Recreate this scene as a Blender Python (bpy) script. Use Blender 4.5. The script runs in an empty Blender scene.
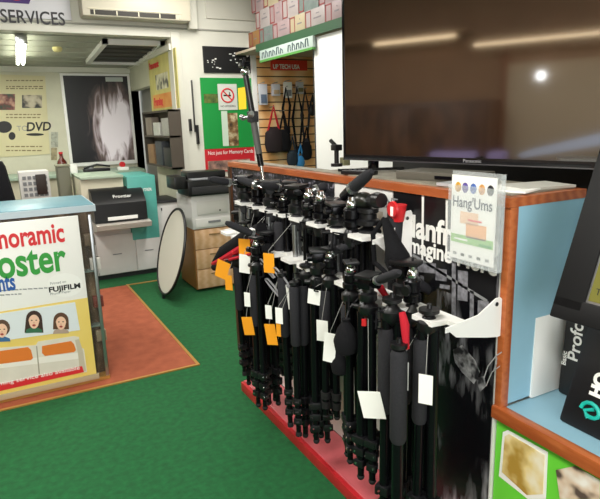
import bpy, bmesh, math, random
from mathutils import Vector, Matrix, Euler
random.seed(7)
SC = bpy.context.scene
COL = SC.collection
PI = math.pi
# ------------------------------------------------------------------ camera
FPX, YAW, PITCH, ROLL, CH = 562.17, math.radians(27.963), math.radians(12.79), math.radians(-1.726), 1.55
fw = Vector((math.sin(YAW)*math.cos(PITCH), math.cos(YAW)*math.cos(PITCH), -math.sin(PITCH)))
rt = Vector((math.cos(YAW), -math.sin(YAW), 0)); up = rt.cross(fw)
RR = math.cos(ROLL)*rt + math.sin(ROLL)*up; UU = -math.sin(ROLL)*rt + math.cos(ROLL)*up
cam = bpy.data.cameras.new('camera'); camo = bpy.data.objects.new('camera', cam); COL.objects.link(camo)
camo.matrix_world = Matrix(((RR.x, UU.x, -fw.x, 0), (RR.y, UU.y, -fw.y, 0), (RR.z, UU.z, -fw.z, CH), (0, 0, 0, 1)))
cam.sensor_fit = 'HORIZONTAL'; cam.sensor_width = 36; cam.lens = 36*FPX/600; cam.clip_start = 0.05
SC.camera = camo
EYE = Vector((0, 0, CH))
# ------------------------------------------------------------------ world, lights, exposure
w = bpy.data.worlds.new('world'); SC.world = w; w.use_nodes = True
w.node_tree.nodes['Background'].inputs[0].default_value = (0.93, 0.97, 1.0, 1); w.node_tree.nodes['Background'].inputs[1].default_value = 2.2
SC.view_settings.view_transform = 'Standard'; SC.view_settings.look = 'None'; SC.view_settings.gamma = 1
SC.view_settings.exposure = -0.05
def area(name, loc, rot, sx, sy, power, color=(1, .97, .92)):
    l = bpy.data.lights.new(name, 'AREA'); l.shape = 'RECTANGLE'; l.size = sx; l.size_y = sy; l.energy = power; l.color = color
    o = bpy.data.objects.new(name, l); COL.objects.link(o); o.location = loc; o.rotation_euler = rot
    return o
CEIL = 3.05
PANELS = [(-0.4, 1.2), (-0.4, 3.6), (1.6, 4.6), (-0.9, -0.9)]
for i, (x, y) in enumerate(PANELS):
    area('ceiling_lamp_light', (x, y, CEIL-.07), (0, 0, 0), .55, 1.15, (62, 55, 46, 62)[i])
area('recess_tube_light', (0.38, 6.75, 2.24), (0, 0, 0), .08, .9, 13, (1, 1, .93))
area('recess_left_area_light', (-0.9, 6.9, 2.26), (0, 0, 0), .08, .9, 9, (1, 1, .93))  # area light alone, no tube is modelled here
area('front_fill_light', (-0.1, -2.45, 1.75), (math.radians(90), 0, 0), 3.2, 2.0, 75, (1, .98, .95))  # unseen fill lamp, added for soft light from behind the camera

# ------------------------------------------------------------------ pixel helpers
def ray(x, y): return fw + RR*((x-300)/FPX) - UU*((y-249.5)/FPX)
def on(ax, v, x, y):
    i = 'xyz'.index(ax); d = ray(x, y); t = (v-EYE[i])/d[i]; return EYE + d*t
def prj(p):
    d = Vector(p)-EYE; z = d.dot(fw); return 300+FPX*d.dot(RR)/z, 249.5-FPX*d.dot(UU)/z
def y_at(px_, x, z):
    a, b = .8, 9
    for _ in range(40):
        m = (a+b)/2
        if prj((x, m, z))[0] > px_: a = m
        else: b = m
    return a
# ------------------------------------------------------------------ materials
def lin(c): return c/12.92 if c <= .04045 else ((c+.055)/1.055)**2.4
def rgb(h):
    h = h.lstrip('#'); return tuple(lin(int(h[i:i+2], 16)/255) for i in (0, 2, 4)) + (1,)
MATS = {}
def M(name, col='#808080', rough=.5, metal=0, spec=.5, emit=None, es=1, var=0.0, vs=20, alpha=None, trans=0, bump=0, coat=0):
    if name in MATS: return MATS[name]
    m = bpy.data.materials.new(name); m.use_nodes = True; MATS[name] = m
    nt = m.node_tree; b = nt.nodes['Principled BSDF']
    b.inputs['Base Color'].default_value = rgb(col); b.inputs['Roughness'].default_value = rough
    b.inputs['Metallic'].default_value = metal; b.inputs['Specular IOR Level'].default_value = spec
    if trans: b.inputs['Transmission Weight'].default_value = trans
    if coat: b.inputs['Coat Weight'].default_value = coat
    if alpha is not None: b.inputs['Alpha'].default_value = alpha
    if emit: b.inputs['Emission Color'].default_value = rgb(emit); b.inputs['Emission Strength'].default_value = es
    if var or bump:
        tc = nt.nodes.new('ShaderNodeTexCoord'); n = nt.nodes.new('ShaderNodeTexNoise'); n.inputs['Scale'].default_value = vs; n.inputs['Detail'].default_value = 5
        nt.links.new(tc.outputs['Object'], n.inputs['Vector'])
        if var:
            r = nt.nodes.new('ShaderNodeValToRGB'); c = rgb(col)
            r.color_ramp.elements[0].position = .3; r.color_ramp.elements[1].position = .7
            r.color_ramp.elements[0].color = tuple(max(0, k*(1-var)) for k in c[:3])+(1,)
            r.color_ramp.elements[1].color = tuple(min(1, k*(1+var)) for k in c[:3])+(1,)
            nt.links.new(n.outputs['Fac'], r.inputs[0]); nt.links.new(r.outputs[0], b.inputs['Base Color'])
        if bump:
            bp = nt.nodes.new('ShaderNodeBump'); bp.inputs['Strength'].default_value = bump; bp.inputs['Distance'].default_value = .01
            nt.links.new(n.outputs['Fac'], bp.inputs['Height']); nt.links.new(bp.outputs[0], b.inputs['Normal'])
    return m
def ramp_mat(name, kind, stops, scale=(1, 1, 1), vscale=5, rough=.5, coat=0, detail=5, dist=0, rot=(0, 0, 0)):
    """procedural picture: a noise / wave / voronoi texture through a colour ramp"""
    if name in MATS: return MATS[name]
    m = bpy.data.materials.new(name); m.use_nodes = True; MATS[name] = m
    nt = m.node_tree; b = nt.nodes['Principled BSDF']; b.inputs['Roughness'].default_value = rough; b.inputs['Coat Weight'].default_value = coat
    tc = nt.nodes.new('ShaderNodeTexCoord'); mp = nt.nodes.new('ShaderNodeMapping'); mp.inputs['Scale'].default_value = scale; mp.inputs['Rotation'].default_value = rot
    nt.links.new(tc.outputs['Object'], mp.inputs[0])
    t = nt.nodes.new({'noise': 'ShaderNodeTexNoise', 'wave': 'ShaderNodeTexWave', 'voronoi': 'ShaderNodeTexVoronoi'}[kind])
    t.inputs['Scale'].default_value = vscale
    if kind == 'noise': t.inputs['Detail'].default_value = detail; t.inputs['Distortion'].default_value = dist
    if kind == 'wave': t.inputs['Distortion'].default_value = dist; t.inputs['Detail'].default_value = detail
    nt.links.new(mp.outputs[0], t.inputs['Vector'])
    r = nt.nodes.new('ShaderNodeValToRGB')
    while len(r.color_ramp.elements) < len(stops): r.color_ramp.elements.new(.5)
    for e, (p, c) in zip(r.color_ramp.elements, stops): e.position = p; e.color = rgb(c)
    nt.links.new(t.outputs[0 if kind != 'voronoi' else 'Distance'], r.inputs[0]); nt.links.new(r.outputs[0], b.inputs['Base Color'])
    return m
WHITE = M('white_paint', '#d9d8cc', .6, var=.03, vs=6)
CREAM = M('cream_paint', '#cfcdb8', .6, var=.05, vs=5)
CARPET = M('green_carpet', '#0c5a34', .95, spec=.1, var=.28, vs=220, bump=.3)
CARPETM = ramp_mat('green_carpet_mottled', 'noise', [(.3, '#084a22'), (.5, '#0a5428'), (.7, '#0d5d2e')], vscale=30, rough=.95, detail=12)
MATB = ramp_mat('rust_mat', 'noise', [(.3, '#93492e'), (.7, '#a9583a')], vscale=12, rough=.9, detail=10)
TRIMY = M('brass_trim', '#b88a45', .45, .4)
WOOD = ramp_mat('orange_timber', 'wave', [(0, '#a35229'), (.5, '#b05e31'), (1, '#bb6a3b')], scale=(3, 3, 20), vscale=2.5, dist=4, rough=.35)
PALEWOOD = ramp_mat('pale_timber', 'wave', [(0, '#d6a87c'), (.6, '#dfb48c'), (1, '#e4bd98')], scale=(2, 2, 12), vscale=2, dist=3, rough=.5)
DARKWOOD = ramp_mat('dark_timber', 'wave', [(0, '#3a2418'), (.6, '#5a3a26'), (1, '#6b4730')], scale=(8, 8, 1.5), vscale=2, dist=4, rough=.4)
BLUE = M('blue_laminate', '#8fb9cc', .45, var=.06, vs=5)
COUNTERTOP = M('blue_grey_laminate', '#5c8590', .4, var=.05, vs=8)
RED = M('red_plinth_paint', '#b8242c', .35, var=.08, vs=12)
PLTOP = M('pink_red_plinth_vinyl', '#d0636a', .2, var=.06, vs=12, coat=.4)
STEELW = M('white_enamel', '#f0efec', .35)
BLK = M('black_plastic', '#111114', .38)
BLKM = M('black_anodised_metal', '#16161a', .25, .6)
BLKG = M('gloss_black', '#08080a', .12)
FOAM = M('charcoal_foam', '#2a2a2e', .85, spec=.25, var=.12, vs=150)
DGREY = M('dark_grey_plastic', '#2a2a2e', .5)
GREY = M('mid_grey_plastic', '#808286', .45)
CHROME = M('chrome', '#d5d6d8', .16, 1)
ALU = M('brushed_aluminium', '#a8abad', .3, .9)
REDP = M('red_plastic', '#c81f25', .4)
ORANGE = M('orange_card', '#f2a01e', .6)
YELLOW = M('yellow_card', '#ffd51c', .6)
PAPER = M('white_paper', '#f4f4f0', .6)
RUBBER = M('rubber', '#0d0d0e', .8)
FABB = M('black_fabric', '#121215', .9, spec=.2, bump=.3, vs=90)
FABR = M('red_fabric', '#b31f2e', .8, spec=.2)
GREEN = M('green_board', '#12933f', .55)
LIME = M('lime_green_print', '#6cd63f', .45)
PRINTR = M('print_red', '#d9272e', .5)
PRINTG = M('print_green', '#2f9a3a', .5)
PRINTB = M('print_blue', '#1d58a8', .5)
PRINTK = M('print_black', '#151515', .5)
PRINTGR = M('print_grey', '#8b8d8f', .5)
SKIN = M('print_skin', '#efc4a8', .55)
PYEL = ramp_mat('print_yellow_wall', 'noise', [(.3, '#e6c65c'), (.7, '#efd67c')], vscale=2, rough=.5)
PCOUCH = M('print_couch', '#ded8ca', .55, var=.06, vs=10)
PORANGE = M('print_orange', '#e07a2a', .5)
HAIR = M('print_dark_hair', '#2c1c16', .6)
TEAL = M('teal_panel', '#58aaa0', .45, var=.04)
BEIGE = M('beige_machine', '#d6d0b8', .5)
LGREY = M('light_grey_machine', '#d6d4d2', .45, var=.02)
PURPLE = M('purple_print', '#4a2a78', .5)
LAMP = M('lamp_diffuser', '#ffffff', .5, emit='#fff8e8', es=4.0)
TUBE = M('tube_glow', '#ffffff', .5, emit='#fbffe8', es=22)
WALLB = M('left_wall_tan', '#8a6a50', .7, var=.08, vs=3)
# ------------------------------------------------------------------ mesh builder
class B:
    def __init__(s): s.bm = bmesh.new(); s.mi = 0
    def _fin(s, verts):
        for v in verts:
            for f in v.link_faces: f.material_index = s.mi
    def box(s, a, b, bev=0, rot=None, piv=None):
        a = Vector(a); b = Vector(b); c = (a+b)/2; d = b-a
        r = bmesh.ops.create_cube(s.bm, size=1); vs = r['verts']
        for v in vs: v.co = Vector((v.co.x*abs(d.x), v.co.y*abs(d.y), v.co.z*abs(d.z)))+c
        s._fin(vs)
        if bev:
            es = list({e for v in vs for e in v.link_edges})
            q = bmesh.ops.bevel(s.bm, geom=es, offset=bev, segments=2, affect='EDGES', profile=.6); vs = list({v for f in q['faces'] for v in f.verts} | {v for v in vs if v.is_valid})
            s._fin(vs)
        if rot is not None:
            p = Vector(piv) if piv is not None else c
            for v in vs: v.co = rot @ (v.co-p)+p
        return s
    def cyl(s, p0, p1, r0, r1=None, n=14):
        p0 = Vector(p0); p1 = Vector(p1); r1 = r0 if r1 is None else r1; d = p1-p0
        r = bmesh.ops.create_cone(s.bm, cap_ends=True, segments=n, radius1=r0, radius2=max(r1, 1e-5), depth=d.length)
        q = d.to_track_quat('Z', 'Y').to_matrix()
        for v in r['verts']: v.co = q @ v.co + (p0+p1)/2
        s._fin(r['verts']); return s
    def ball(s, c, r, sc=(1, 1, 1), n=14):
        q = bmesh.ops.create_uvsphere(s.bm, u_segments=n, v_segments=max(6, n//2+2), radius=r)
        for v in q['verts']: v.co = Vector((v.co.x*sc[0], v.co.y*sc[1], v.co.z*sc[2]))+Vector(c)
        s._fin(q['verts']); return s
    def lathe(s, prof, o=(0, 0, 0), n=18):
        o = Vector(o); rings = []
        for r, z in prof: rings.append([s.bm.verts.new(o+Vector((max(r, .0003)*math.cos(2*PI*k/n), max(r, .0003)*math.sin(2*PI*k/n), z))) for k in range(n)])
        for a, b in zip(rings, rings[1:]):
            for k in range(n): s.bm.faces.new((a[k], a[(k+1) % n], b[(k+1) % n], b[k])).material_index = s.mi
        s.bm.faces.new(rings[0][::-1]).material_index = s.mi; s.bm.faces.new(rings[-1]).material_index = s.mi
        return s
    def tube(s, pts, r, n=8):
        pts = [Vector(p) for p in pts]
        rings = []
        for i, p in enumerate(pts):
            t = (pts[min(i+1, len(pts)-1)]-pts[max(i-1, 0)]).normalized()
            u = t.orthogonal().normalized() if i == 0 else (u-t*u.dot(t)).normalized()
            v = t.cross(u); rr = r[i] if isinstance(r, (list, tuple)) else r
            rings.append([s.bm.verts.new(p+(u*math.cos(2*PI*k/n)+v*math.sin(2*PI*k/n))*rr) for k in range(n)])
        for a, b in zip(rings, rings[1:]):
            for k in range(n): s.bm.faces.new((a[k], a[(k+1) % n], b[(k+1) % n], b[k])).material_index = s.mi
        s.bm.faces.new(rings[0][::-1]).material_index = s.mi; s.bm.faces.new(rings[-1]).material_index = s.mi
        return s
    def prism(s, pts, off):
        pts = [Vector(p) for p in pts]; off = Vector(off)
        a = [s.bm.verts.new(p) for p in pts]; b = [s.bm.verts.new(p+off) for p in pts]; n = len(a)
        fs = [s.bm.faces.new(a), s.bm.faces.new(b[::-1])]
        for k in range(n): fs.append(s.bm.faces.new((a[k], b[k], b[(k+1) % n], a[(k+1) % n])))
        for f in fs: f.material_index = s.mi
        return s
    def build(s, name, mats, parent=None, local=False, smooth=True):
        bmesh.ops.recalc_face_normals(s.bm, faces=s.bm.faces)
        if parent is not None and not local:
            iv = Matrix.LocRotScale(root_of(parent).location, root_of(parent).rotation_euler, None).inverted()
            s.bm.transform(iv)
        me = bpy.data.meshes.new(name); s.bm.to_mesh(me); s.bm.free()
        for m in (mats if isinstance(mats, (list, tuple)) else [mats]): me.materials.append(m)
        if smooth:
            for p in me.polygons: p.use_smooth = True
            try: me.set_sharp_from_angle(angle=math.radians(35))
            except Exception: pass
        o = bpy.data.objects.new(name, me); COL.objects.link(o)
        if parent is not None: o.parent = parent
        return o
def root_of(o):
    while o.parent: o = o.parent
    return o
def tag(o, label, cat=None, group=None, kind=None):
    if label: o['label'] = label
    if cat: o['category'] = cat
    if group: o['group'] = group
    if kind: o['kind'] = kind
    return o
def thing(name, loc, label, cat, group=None, rot=(0, 0, 0)):
    o = bpy.data.objects.new(name, None); COL.objects.link(o); o.location = loc; o.rotation_euler = rot; o.empty_display_size = .05
    return tag(o, label, cat, group)
def struct(name, b, m): return tag(b.build(name, m, smooth=False), None, kind='structure')
def dup(o, parent=None):
    c = o.copy(); COL.objects.link(c); c.parent = parent
    for ch in list(o.children): dup(ch, c)
    return c
def pixpoly(ax, v, pts, th=.0015, b=None):
    """a flat print outlined on the plane ax=v, thickened towards the room"""
    b = b or B(); off = {'x': (-th, 0, 0), 'y': (0, -th, 0), 'z': (0, 0, th)}[ax]
    b.prism([on(ax, v, *p) for p in pts], off); return b
def rect(x0, y0, x1, y1): return [(x0, y0), (x1, y0), (x1, y1), (x0, y1)]
def ell(cx, cy, a, b_, n=16): return [(cx+a*math.cos(2*PI*k/n), cy+b_*math.sin(2*PI*k/n)) for k in range(n)]
def text(parent, name, s, size, loc, rot, mat, sx=1, ext=.0008, align='LEFT', bold=0, shear=0, label=None):
    cu = bpy.data.curves.new('t', 'FONT'); cu.body = s; cu.size = size; cu.extrude = ext; cu.align_x = align; cu.offset = bold; cu.shear = shear; cu.resolution_u = 4
    t = bpy.data.objects.new('t', cu); COL.objects.link(t)
    me = bpy.data.meshes.new_from_object(t.evaluated_get(bpy.context.evaluated_depsgraph_get()) if False else t)
    bpy.data.objects.remove(t); me.name = name
    mt = Matrix.LocRotScale(Vector(loc), Euler(rot), Vector((sx, 1, 1)))
    if parent is not None:
        r = root_of(parent); mt = Matrix.LocRotScale(r.location, r.rotation_euler, None).inverted() @ mt
    me.transform(mt); me.materials.clear(); me.materials.append(mat)
    o = bpy.data.objects.new(name, me); COL.objects.link(o)
    if parent is not None: o.parent = parent
    if label: o['label'] = label
    return o
FY = (PI/2, 0, 0)            # lettering on a plane facing -y
FX = (PI/2, 0, -PI/2)        # lettering on a plane facing -x
# ================================================================== SETTING
WA = 5.9; BK = 8.0; RX = 3.4; LX = -2.7; NY = -2.6; RWX = 1.74
b = B(); b.box((LX, NY, -.1), (RX+.1, BK+.1, 0)); struct('floor', b, CARPETM)
b = B(); b.box((LX, NY, CEIL), (RX+.1, WA+.1, CEIL+.1)); struct('ceiling', b, CREAM)
b = B(); b.box((RX, NY, 0), (RX+.1, WA, CEIL)); struct('wall_right', b, WHITE)
b = B(); b.box((LX-.1, NY, 0), (LX, BK, CEIL)); struct('wall_left', b, WALLB)
b = B(); b.box((LX, NY-.1, 0), (RX+.1, NY, .75)); b.box((LX, NY-.1, 2.75), (RX+.1, NY, CEIL)); b.box((LX, NY-.1, .75), (-1.7, NY, 2.75)); b.box((1.5, NY-.1, .75), (RX+.1, NY, 2.75)); struct('wall_front', b, CREAM)
b = B()
for x in (-1.7, -.1, 1.46): b.box((x, NY-.06, .75), (x+.04, NY, 2.75))
b.box((-1.7, NY-.06, .75), (1.5, NY, .79)); b.box((-1.7, NY-.06, 2.71), (1.5, NY, 2.75)); struct('window_added_1', b, ALU)  # unseen window, added to let soft frontal daylight in
# wall with the opening into the print room: fascia above, solid part on the right
b = B(); b.box((LX, WA, 2.44), (RWX, WA+.1, CEIL)); b.box((RWX, WA, 0), (RX+.1, WA+.1, CEIL)); struct('wall_back', b, WHITE)
b = B(); b.box((LX, BK, 0), (RWX+.1, BK+.1, 2.6)); struct('wall_print_room_back', b, CREAM)
dy0, dy1 = on('x', RWX, 133, 120).y, on('x', RWX, 153, 120).y
dy0, dy1 = min(dy0, dy1), max(dy0, dy1)
b = B(); b.box((RWX, WA+.1, 0), (RWX+.1, dy0, 2.6)); b.box((RWX, dy1, 0), (RWX+.1, BK, 2.6)); b.box((RWX, dy0, 2.02), (RWX+.1, dy1, 2.6)); struct('wall_print_room_right', b, CREAM)
b = B(); b.box((RWX+.14, dy0-.3, 0), (RWX+.18, dy1+.3, 2.6)); b.box((RWX+.09, dy0-.3, 0), (RWX+.14, dy0-.26, 2.6)); b.box((RWX+.09, dy1+.26, 0), (RWX+.14, dy1+.3, 2.6)); b.box((RWX+.09, dy0-.3, 2.2), (RWX+.14, dy1+.3, 2.24)); struct('wall_corridor', b, M('corridor_paint', '#8f8e86', .7))
b = B(); b.prism([(LX, WA, 2.44), (RWX+.1, WA, 2.44), (RWX+.1, BK, 2.31), (LX, BK, 2.31)], (0, 0, .04))
for k in range(7):
    y = WA+.2+k*.28; z = 2.44-.13*(y-WA)/(BK-WA)
    b.box((LX, y, z-.008), (RWX, y+.018, z+.01))
struct('ceiling_print_room', b, M('print_room_ceiling', '#a3a396', .7, var=.06))
b = B(); b.box((LX, BK-.05, 2.25), (RWX, BK, 2.33)); b.box((RWX-.04, WA, 2.30), (RWX, BK, 2.36)); struct('trim_1', b, WHITE)
b = B(); b.box((LX, WA-.02, 2.42), (RWX+.02, WA+.12, 2.47)); b.box((RWX-.02, WA-.03, 0), (RWX+.07, WA+.12, 2.47), .006); struct('trim_2', b, WHITE)
b = B(); b.box((LX, WA-.012, 2.50), (2.6, WA, 2.515)); struct('trim_3', b, M('trim_grey', '#9a9a90', .6))  # thin grey strip along the fascia
b = B(); b.box((RWX+.07, WA-.02, 0), (RX, WA, .08)); struct('baseboard_back', b, WHITE)
# rust coloured inlay in the carpet, with its brass edging
b = B(); b.box((-.9, 3.40, 0), (1.0, 5.62, .004)); tag(b.build('floor_mat', MATB), 'rust-brown flat mat set in the green carpet beside the left counter', 'mat')
b = B(); b.box((1.0, 3.38, 0), (1.02, 5.64, .007)); b.box((-.9, 3.38, 0), (1.0, 3.40, .007)); b.box((1.02, 5.61, 0), (1.5, 5.63, .007)); struct('trim_4', b, TRIMY)
# ceiling lamps of the shop
for i, (x, y) in enumerate(PANELS):
    t = thing('ceiling_lamp', (x, y, CEIL), ['white panel ceiling lamp over the middle of the shop', 'white panel ceiling lamp before the services fascia', 'white panel ceiling lamp above the drawer cabinet', 'white panel ceiling lamp near the shop window'][i], 'ceiling light', 'ceiling panel lamps')
    b = B(); b.box((x-.32, y-.62, CEIL-.05), (x+.32, y+.62, CEIL), .008); b.build('housing', STEELW, t)
    b = B(); b.box((x-.29, y-.59, CEIL-.06), (x+.29, y+.59, CEIL-.05)); b.build('diffuser', LAMP, t)
# ================================================================== INVENTED LEFT SIDE OF THE SHOP (added for the screen to reflect)
t = thing('added_wall_cabinet', (LX+.2, 3.9, 0), 'tall dark timber cabinet invented for the screen to reflect', 'cabinet')  # invented furniture, a dark mass for the screen to reflect
b = B(); b.box((LX, 2.62, 0), (LX+.38, 5.2, 1.72), .01); b.build('body', DARKWOOD, t)
for k in range(3):
    b = B(); b.box((LX+.38, 2.66+k*.85, .08), (LX+.40, 3.46+k*.85, 1.66), .006); d = b.build('door', DARKWOOD, t)
    b = B(); b.cyl((LX+.41, 3.38+k*.85, .8), (LX+.41, 3.38+k*.85, .95), .006); b.build('handle', ALU, d)
t = thing('added_wall_shelf', (LX+.15, 3.4, 2.4), 'wall shelf with a warm strip lamp, both added for the screen reflection', 'shelf')
b = B(); b.box((LX, 2.95, 2.42), (LX+.3, 5.2, 2.45), .004); b.build('board', M('tan_board', '#9b7a5c', .6), t)
b = B(); b.box((LX+.26, 3.05, 2.375), (LX+.29, 4.0, 2.41)); b.build('added_strip_glow', M('warm_strip', '#ffffff', .5, emit='#ffd9a0', es=3), t)  # glowing strip added as a bright line in the screen
t = thing('added_wall_shelf', (LX+.15, 2.2, 2.25), 'second wall shelf and strip lamp added for the screen reflection', 'shelf')
b = B(); b.box((LX, 1.2, 2.30), (LX+.3, 2.9, 2.33), .004); b.build('board', M('tan_board', '#9b7a5c', .6), t)
b = B(); b.box((LX+.26, 1.3, 2.26), (LX+.29, 2.85, 2.29)); b.build('added_strip_glow', M('warm_strip', '#ffffff', .5, emit='#ffd9a0', es=3), t)  # second added glow, the right-hand bright line in the screen
t = thing('added_wall_board', (LX+.02, 2.0, 1.0), 'pale beige panel added on the left wall for the screen to reflect', 'panel')  # invented panel, a paler area for the screen to mirror
b = B(); b.box((LX+.001, .9, .0), (LX+.03, 2.56, 2.08), .004); b.build('panel', M('board_face', '#a8957c', .6), t)
b = B(); b.box((LX, 2.56, .0), (LX+.05, 2.62, 2.3), .004); b.build('side_post', M('post_rust', '#7a4a2c', .6), t)
t = thing('flash_spot_globe', (LX+.2, 2.19, 1.95), 'small glowing globe added for the flash spot in the screen', 'added glow')
b = B(); b.ball((LX+.2, 2.19, 1.93), .05); b.build('globe', M('flash_spot_glow', '#ffffff', .4, emit='#ffffff', es=6), t)  # glowing ball added to stand for the flash reflection
b = B(); b.cyl((LX, 2.19, 1.93), (LX+.16, 2.19, 1.93), .012); b.build('arm', ALU, t)
t = thing('added_wall_table', (LX+.5, 2.2, 0), 'dark table invented for the left wall in the screen reflection', 'table')  # invented table, only there to be mirrored
b = B(); b.box((LX+.15, .9, 1.06), (LX+.75, 2.6, 1.1), .004); b.build('top', DARKWOOD, t)
for x_ in (LX+.2, LX+.7):
    for y_ in (.95, 2.55): b = B(); b.box((x_-.03, y_-.03, 0), (x_+.03, y_+.03, 1.06)); b.build('leg', DARKWOOD, t)
b = B(); b.prism([(LX+.3, 1.2, 1.32), (LX+.3, 2.3, 1.12), (LX+.3, 2.34, 1.16), (LX+.3, 2.2, 1.21), (LX+.3, 1.2, 1.46)], (.05, 0, 0)); tag(b.build('added_streak_sheet', M('white_blue', '#c8d4f0', .5)), 'long pale blue sheet added as a bright streak in the screen reflection', 'panel')  # added sheet, shaped to mirror as a pale streak
b = B(); b.box((LX+.36, 2.42, 1.1), (LX+.62, 2.58, 1.2), .03); tag(b.build('cushion', M('lavender', '#9a8cc0', .8)), 'lavender cushion added as a purple blob in the screen reflection', 'cushion')  # added shape for the purple patch mirrored in the screen
b = B(); b.box((LX+.42, 2.7, 1.0), (LX+.6, 3.2, 1.2), .04); tag(b.build('added_lavender_cloth', M('lavender', '#9a8cc0', .8)), 'lavender folded cloth added as a purple blob in the screen reflection', 'cloth')  # added too, widens the mirrored purple patch
# ================================================================== PRINT ROOM CONTENTS
# ceiling hatch
q = [on('z', 2.385, *p) for p in ((80, 64), (104, 41), (152, 46), (138, 64))]
t = thing('ceiling_vent', q[0], 'dark square duct opening with white frame in print room ceiling', 'vent')
hq = on('z', 2.39, 106, 42); x0, x1 = hq.x-.03, hq.x+.60; y0, y1 = hq.y, hq.y+1.25
def zc(y): return 2.44-.13*(y-WA)/(BK-WA)
b = B()
for a_, c_ in (((x0, y0), (x1, y0+.05)), ((x0, y1-.05), (x1, y1)), ((x0, y0), (x0+.05, y1)), ((x1-.05, y0), (x1, y1))):
    b.prism([(a_[0], a_[1], zc(a_[1])-.05), (c_[0], a_[1], zc(a_[1])-.05), (c_[0], c_[1], zc(c_[1])-.05), (a_[0], c_[1], zc(c_[1])-.05)], (0, 0, .05))
b.build('frame', STEELW, t)
b = B(); b.prism([(x0+.05, y0+.05, zc(y0)-.02), (x1-.05, y0+.05, zc(y0)-.02), (x1-.05, y1-.05, zc(y1)-.02), (x0+.05, y1-.05, zc(y1)-.02)], (0, 0, .01))
for k in range(5):
    y = y0+.15+k*.22; b.box((x0+.05, y, zc(y)-.035), (x1-.05, y+.02, zc(y)-.02))
b.build('grille', M('vent_dark', '#4a4a46', .7), t)
# fluorescent batten seen end-on
t = thing('tube_lamp', (.38, 6.7, 2.34), 'glowing fluorescent tube lamp seen end-on at the far left', 'ceiling light')
T0, T1 = Vector((.362, 6.05, 2.355)), Vector((.395, 7.25, 2.275))
b = B(); b.prism([T0+Vector((-.035, 0, .02)), T0+Vector((.035, 0, .02)), T1+Vector((.035, 0, .02)), T1+Vector((-.035, 0, .02))], (0, 0, .03)); b.build('batten', STEELW, t)
for dx in (-.026, .026):
    b = B(); b.cyl(T0+Vector((dx, .04, 0)), T1+Vector((dx, 0, 0)), .016); b.build('tube', TUBE, t)
b = B(); b.box(T0+Vector((-.05, -.01, -.022)), T0+Vector((.05, .035, .055)), .004); b.build('lamp_holder', CHROME, t)
p = on('z', 2.38, 57, 47)
b = B(); b.lathe([(.045, 0), (.05, -.02), (.035, -.045), (.01, -.05)], p, 20); tag(b.build('smoke_detector', M('warm_white_plastic', '#efe3a0', .4)), 'small round cream smoke detector on the print room ceiling', 'smoke detector')
# DVD poster
PB = BK-.005
t = thing('dvd_poster', on('y', PB, 25, 157), 'beige poster advertising transfer to DVD on the far wall', 'poster')
pixpoly('y', PB, [(-14, 74), (45, 76), (50, 154), (-12, 158)], .006).build('sheet', M('poster_beige', '#d3cba2', .6, var=.05, vs=3), t)
V = PB-.006
pixpoly('y', V, rect(-4, 94, 15, 110)).build('picture', ramp_mat('pic_red_green', 'noise', [(.4, '#1c3a22'), (.5, '#6a2a24'), (.65, '#c89a80')], vscale=9, detail=2), t)
pixpoly('y', V, rect(22, 95, 42, 108)).build('picture', ramp_mat('pic_faces', 'noise', [(.45, '#2a2a26'), (.55, '#b8ac94'), (.7, '#cfc6ae')], vscale=8, detail=2), t)
b = B(); pixpoly('y', V, ell(4, 127, 8, 6), b=b); pixpoly('y', V, ell(12, 136, 3.5, 4), b=b); b.build('film_reel', PRINTK, t)
p = on('y', V, 26, 131); text(t, 'lettering', 'DVD', .15, (p.x, V-.001, p.z), FY, PRINTK, .92, bold=.004, shear=.2)
pixpoly('y', V, ell(35, 134.5, 9, 1.4)).build('disc_mark', PRINTK, t)
p = on('y', V, 17, 131); text(t, 'lettering', 'TO', .09, (p.x, V-.001, p.z), FY, PRINTGR, 1)
for yy in (80, 86, 88, 114, 117, 146, 150):
    x = 6; b = B()
    while x < 40:
        wq = random.uniform(1.5, 5); pixpoly('y', V, rect(x, yy, x+wq, yy+1.1), b=b); x += wq+1.2
    b.build('small_print', M('faded_print', '#7a6a48', .6), t)
# big black and white photo poster
t = thing('portrait_poster', on('y', PB, 100, 165), 'large black and white swirling art poster in white frame on far wall', 'poster')
c = [on('y', PB, *p) for p in ((57, 69), (130, 69), (137, 165), (66, 168))]
x0, x1, z0, z1 = c[0].x+.02, c[1].x-.02, 1.06, 2.24
b = B(); b.box((x0, PB-.03, z0), (x1, PB, z1), .006); b.build('frame', STEELW, t)
m = bpy.data.materials.new('art_print'); m.use_nodes = True; nt = m.node_tree; bs = nt.nodes['Principled BSDF']; bs.inputs['Roughness'].default_value = .3
tc = nt.nodes.new('ShaderNodeTexCoord'); mp = nt.nodes.new('ShaderNodeMapping'); mp.inputs['Location'].default_value = (-.22*2.2, 0, -.48*1.15); mp.inputs['Scale'].default_value = (2.2, 1, 1.15)
gr = nt.nodes.new('ShaderNodeTexGradient'); gr.gradient_type = 'SPHERICAL'; nt.links.new(tc.outputs['Object'], mp.inputs[0]); nt.links.new(mp.outputs[0], gr.inputs[0])
ns = nt.nodes.new('ShaderNodeTexNoise'); ns.inputs['Scale'].default_value = 4; ns.inputs['Detail'].default_value = 6; ns.inputs['Distortion'].default_value = 1.2
m2 = nt.nodes.new('ShaderNodeMapping'); m2.inputs['Scale'].default_value = (2.2, 1, .55); m2.inputs['Rotation'].default_value = (0, .35, 0); nt.links.new(tc.outputs['Object'], m2.inputs[0]); nt.links.new(m2.outputs[0], ns.inputs['Vector'])
mu = nt.nodes.new('ShaderNodeMath'); mu.operation = 'MULTIPLY'; nt.links.new(gr.outputs[1], mu.inputs[0]); nt.links.new(ns.outputs[0], mu.inputs[1])
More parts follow.
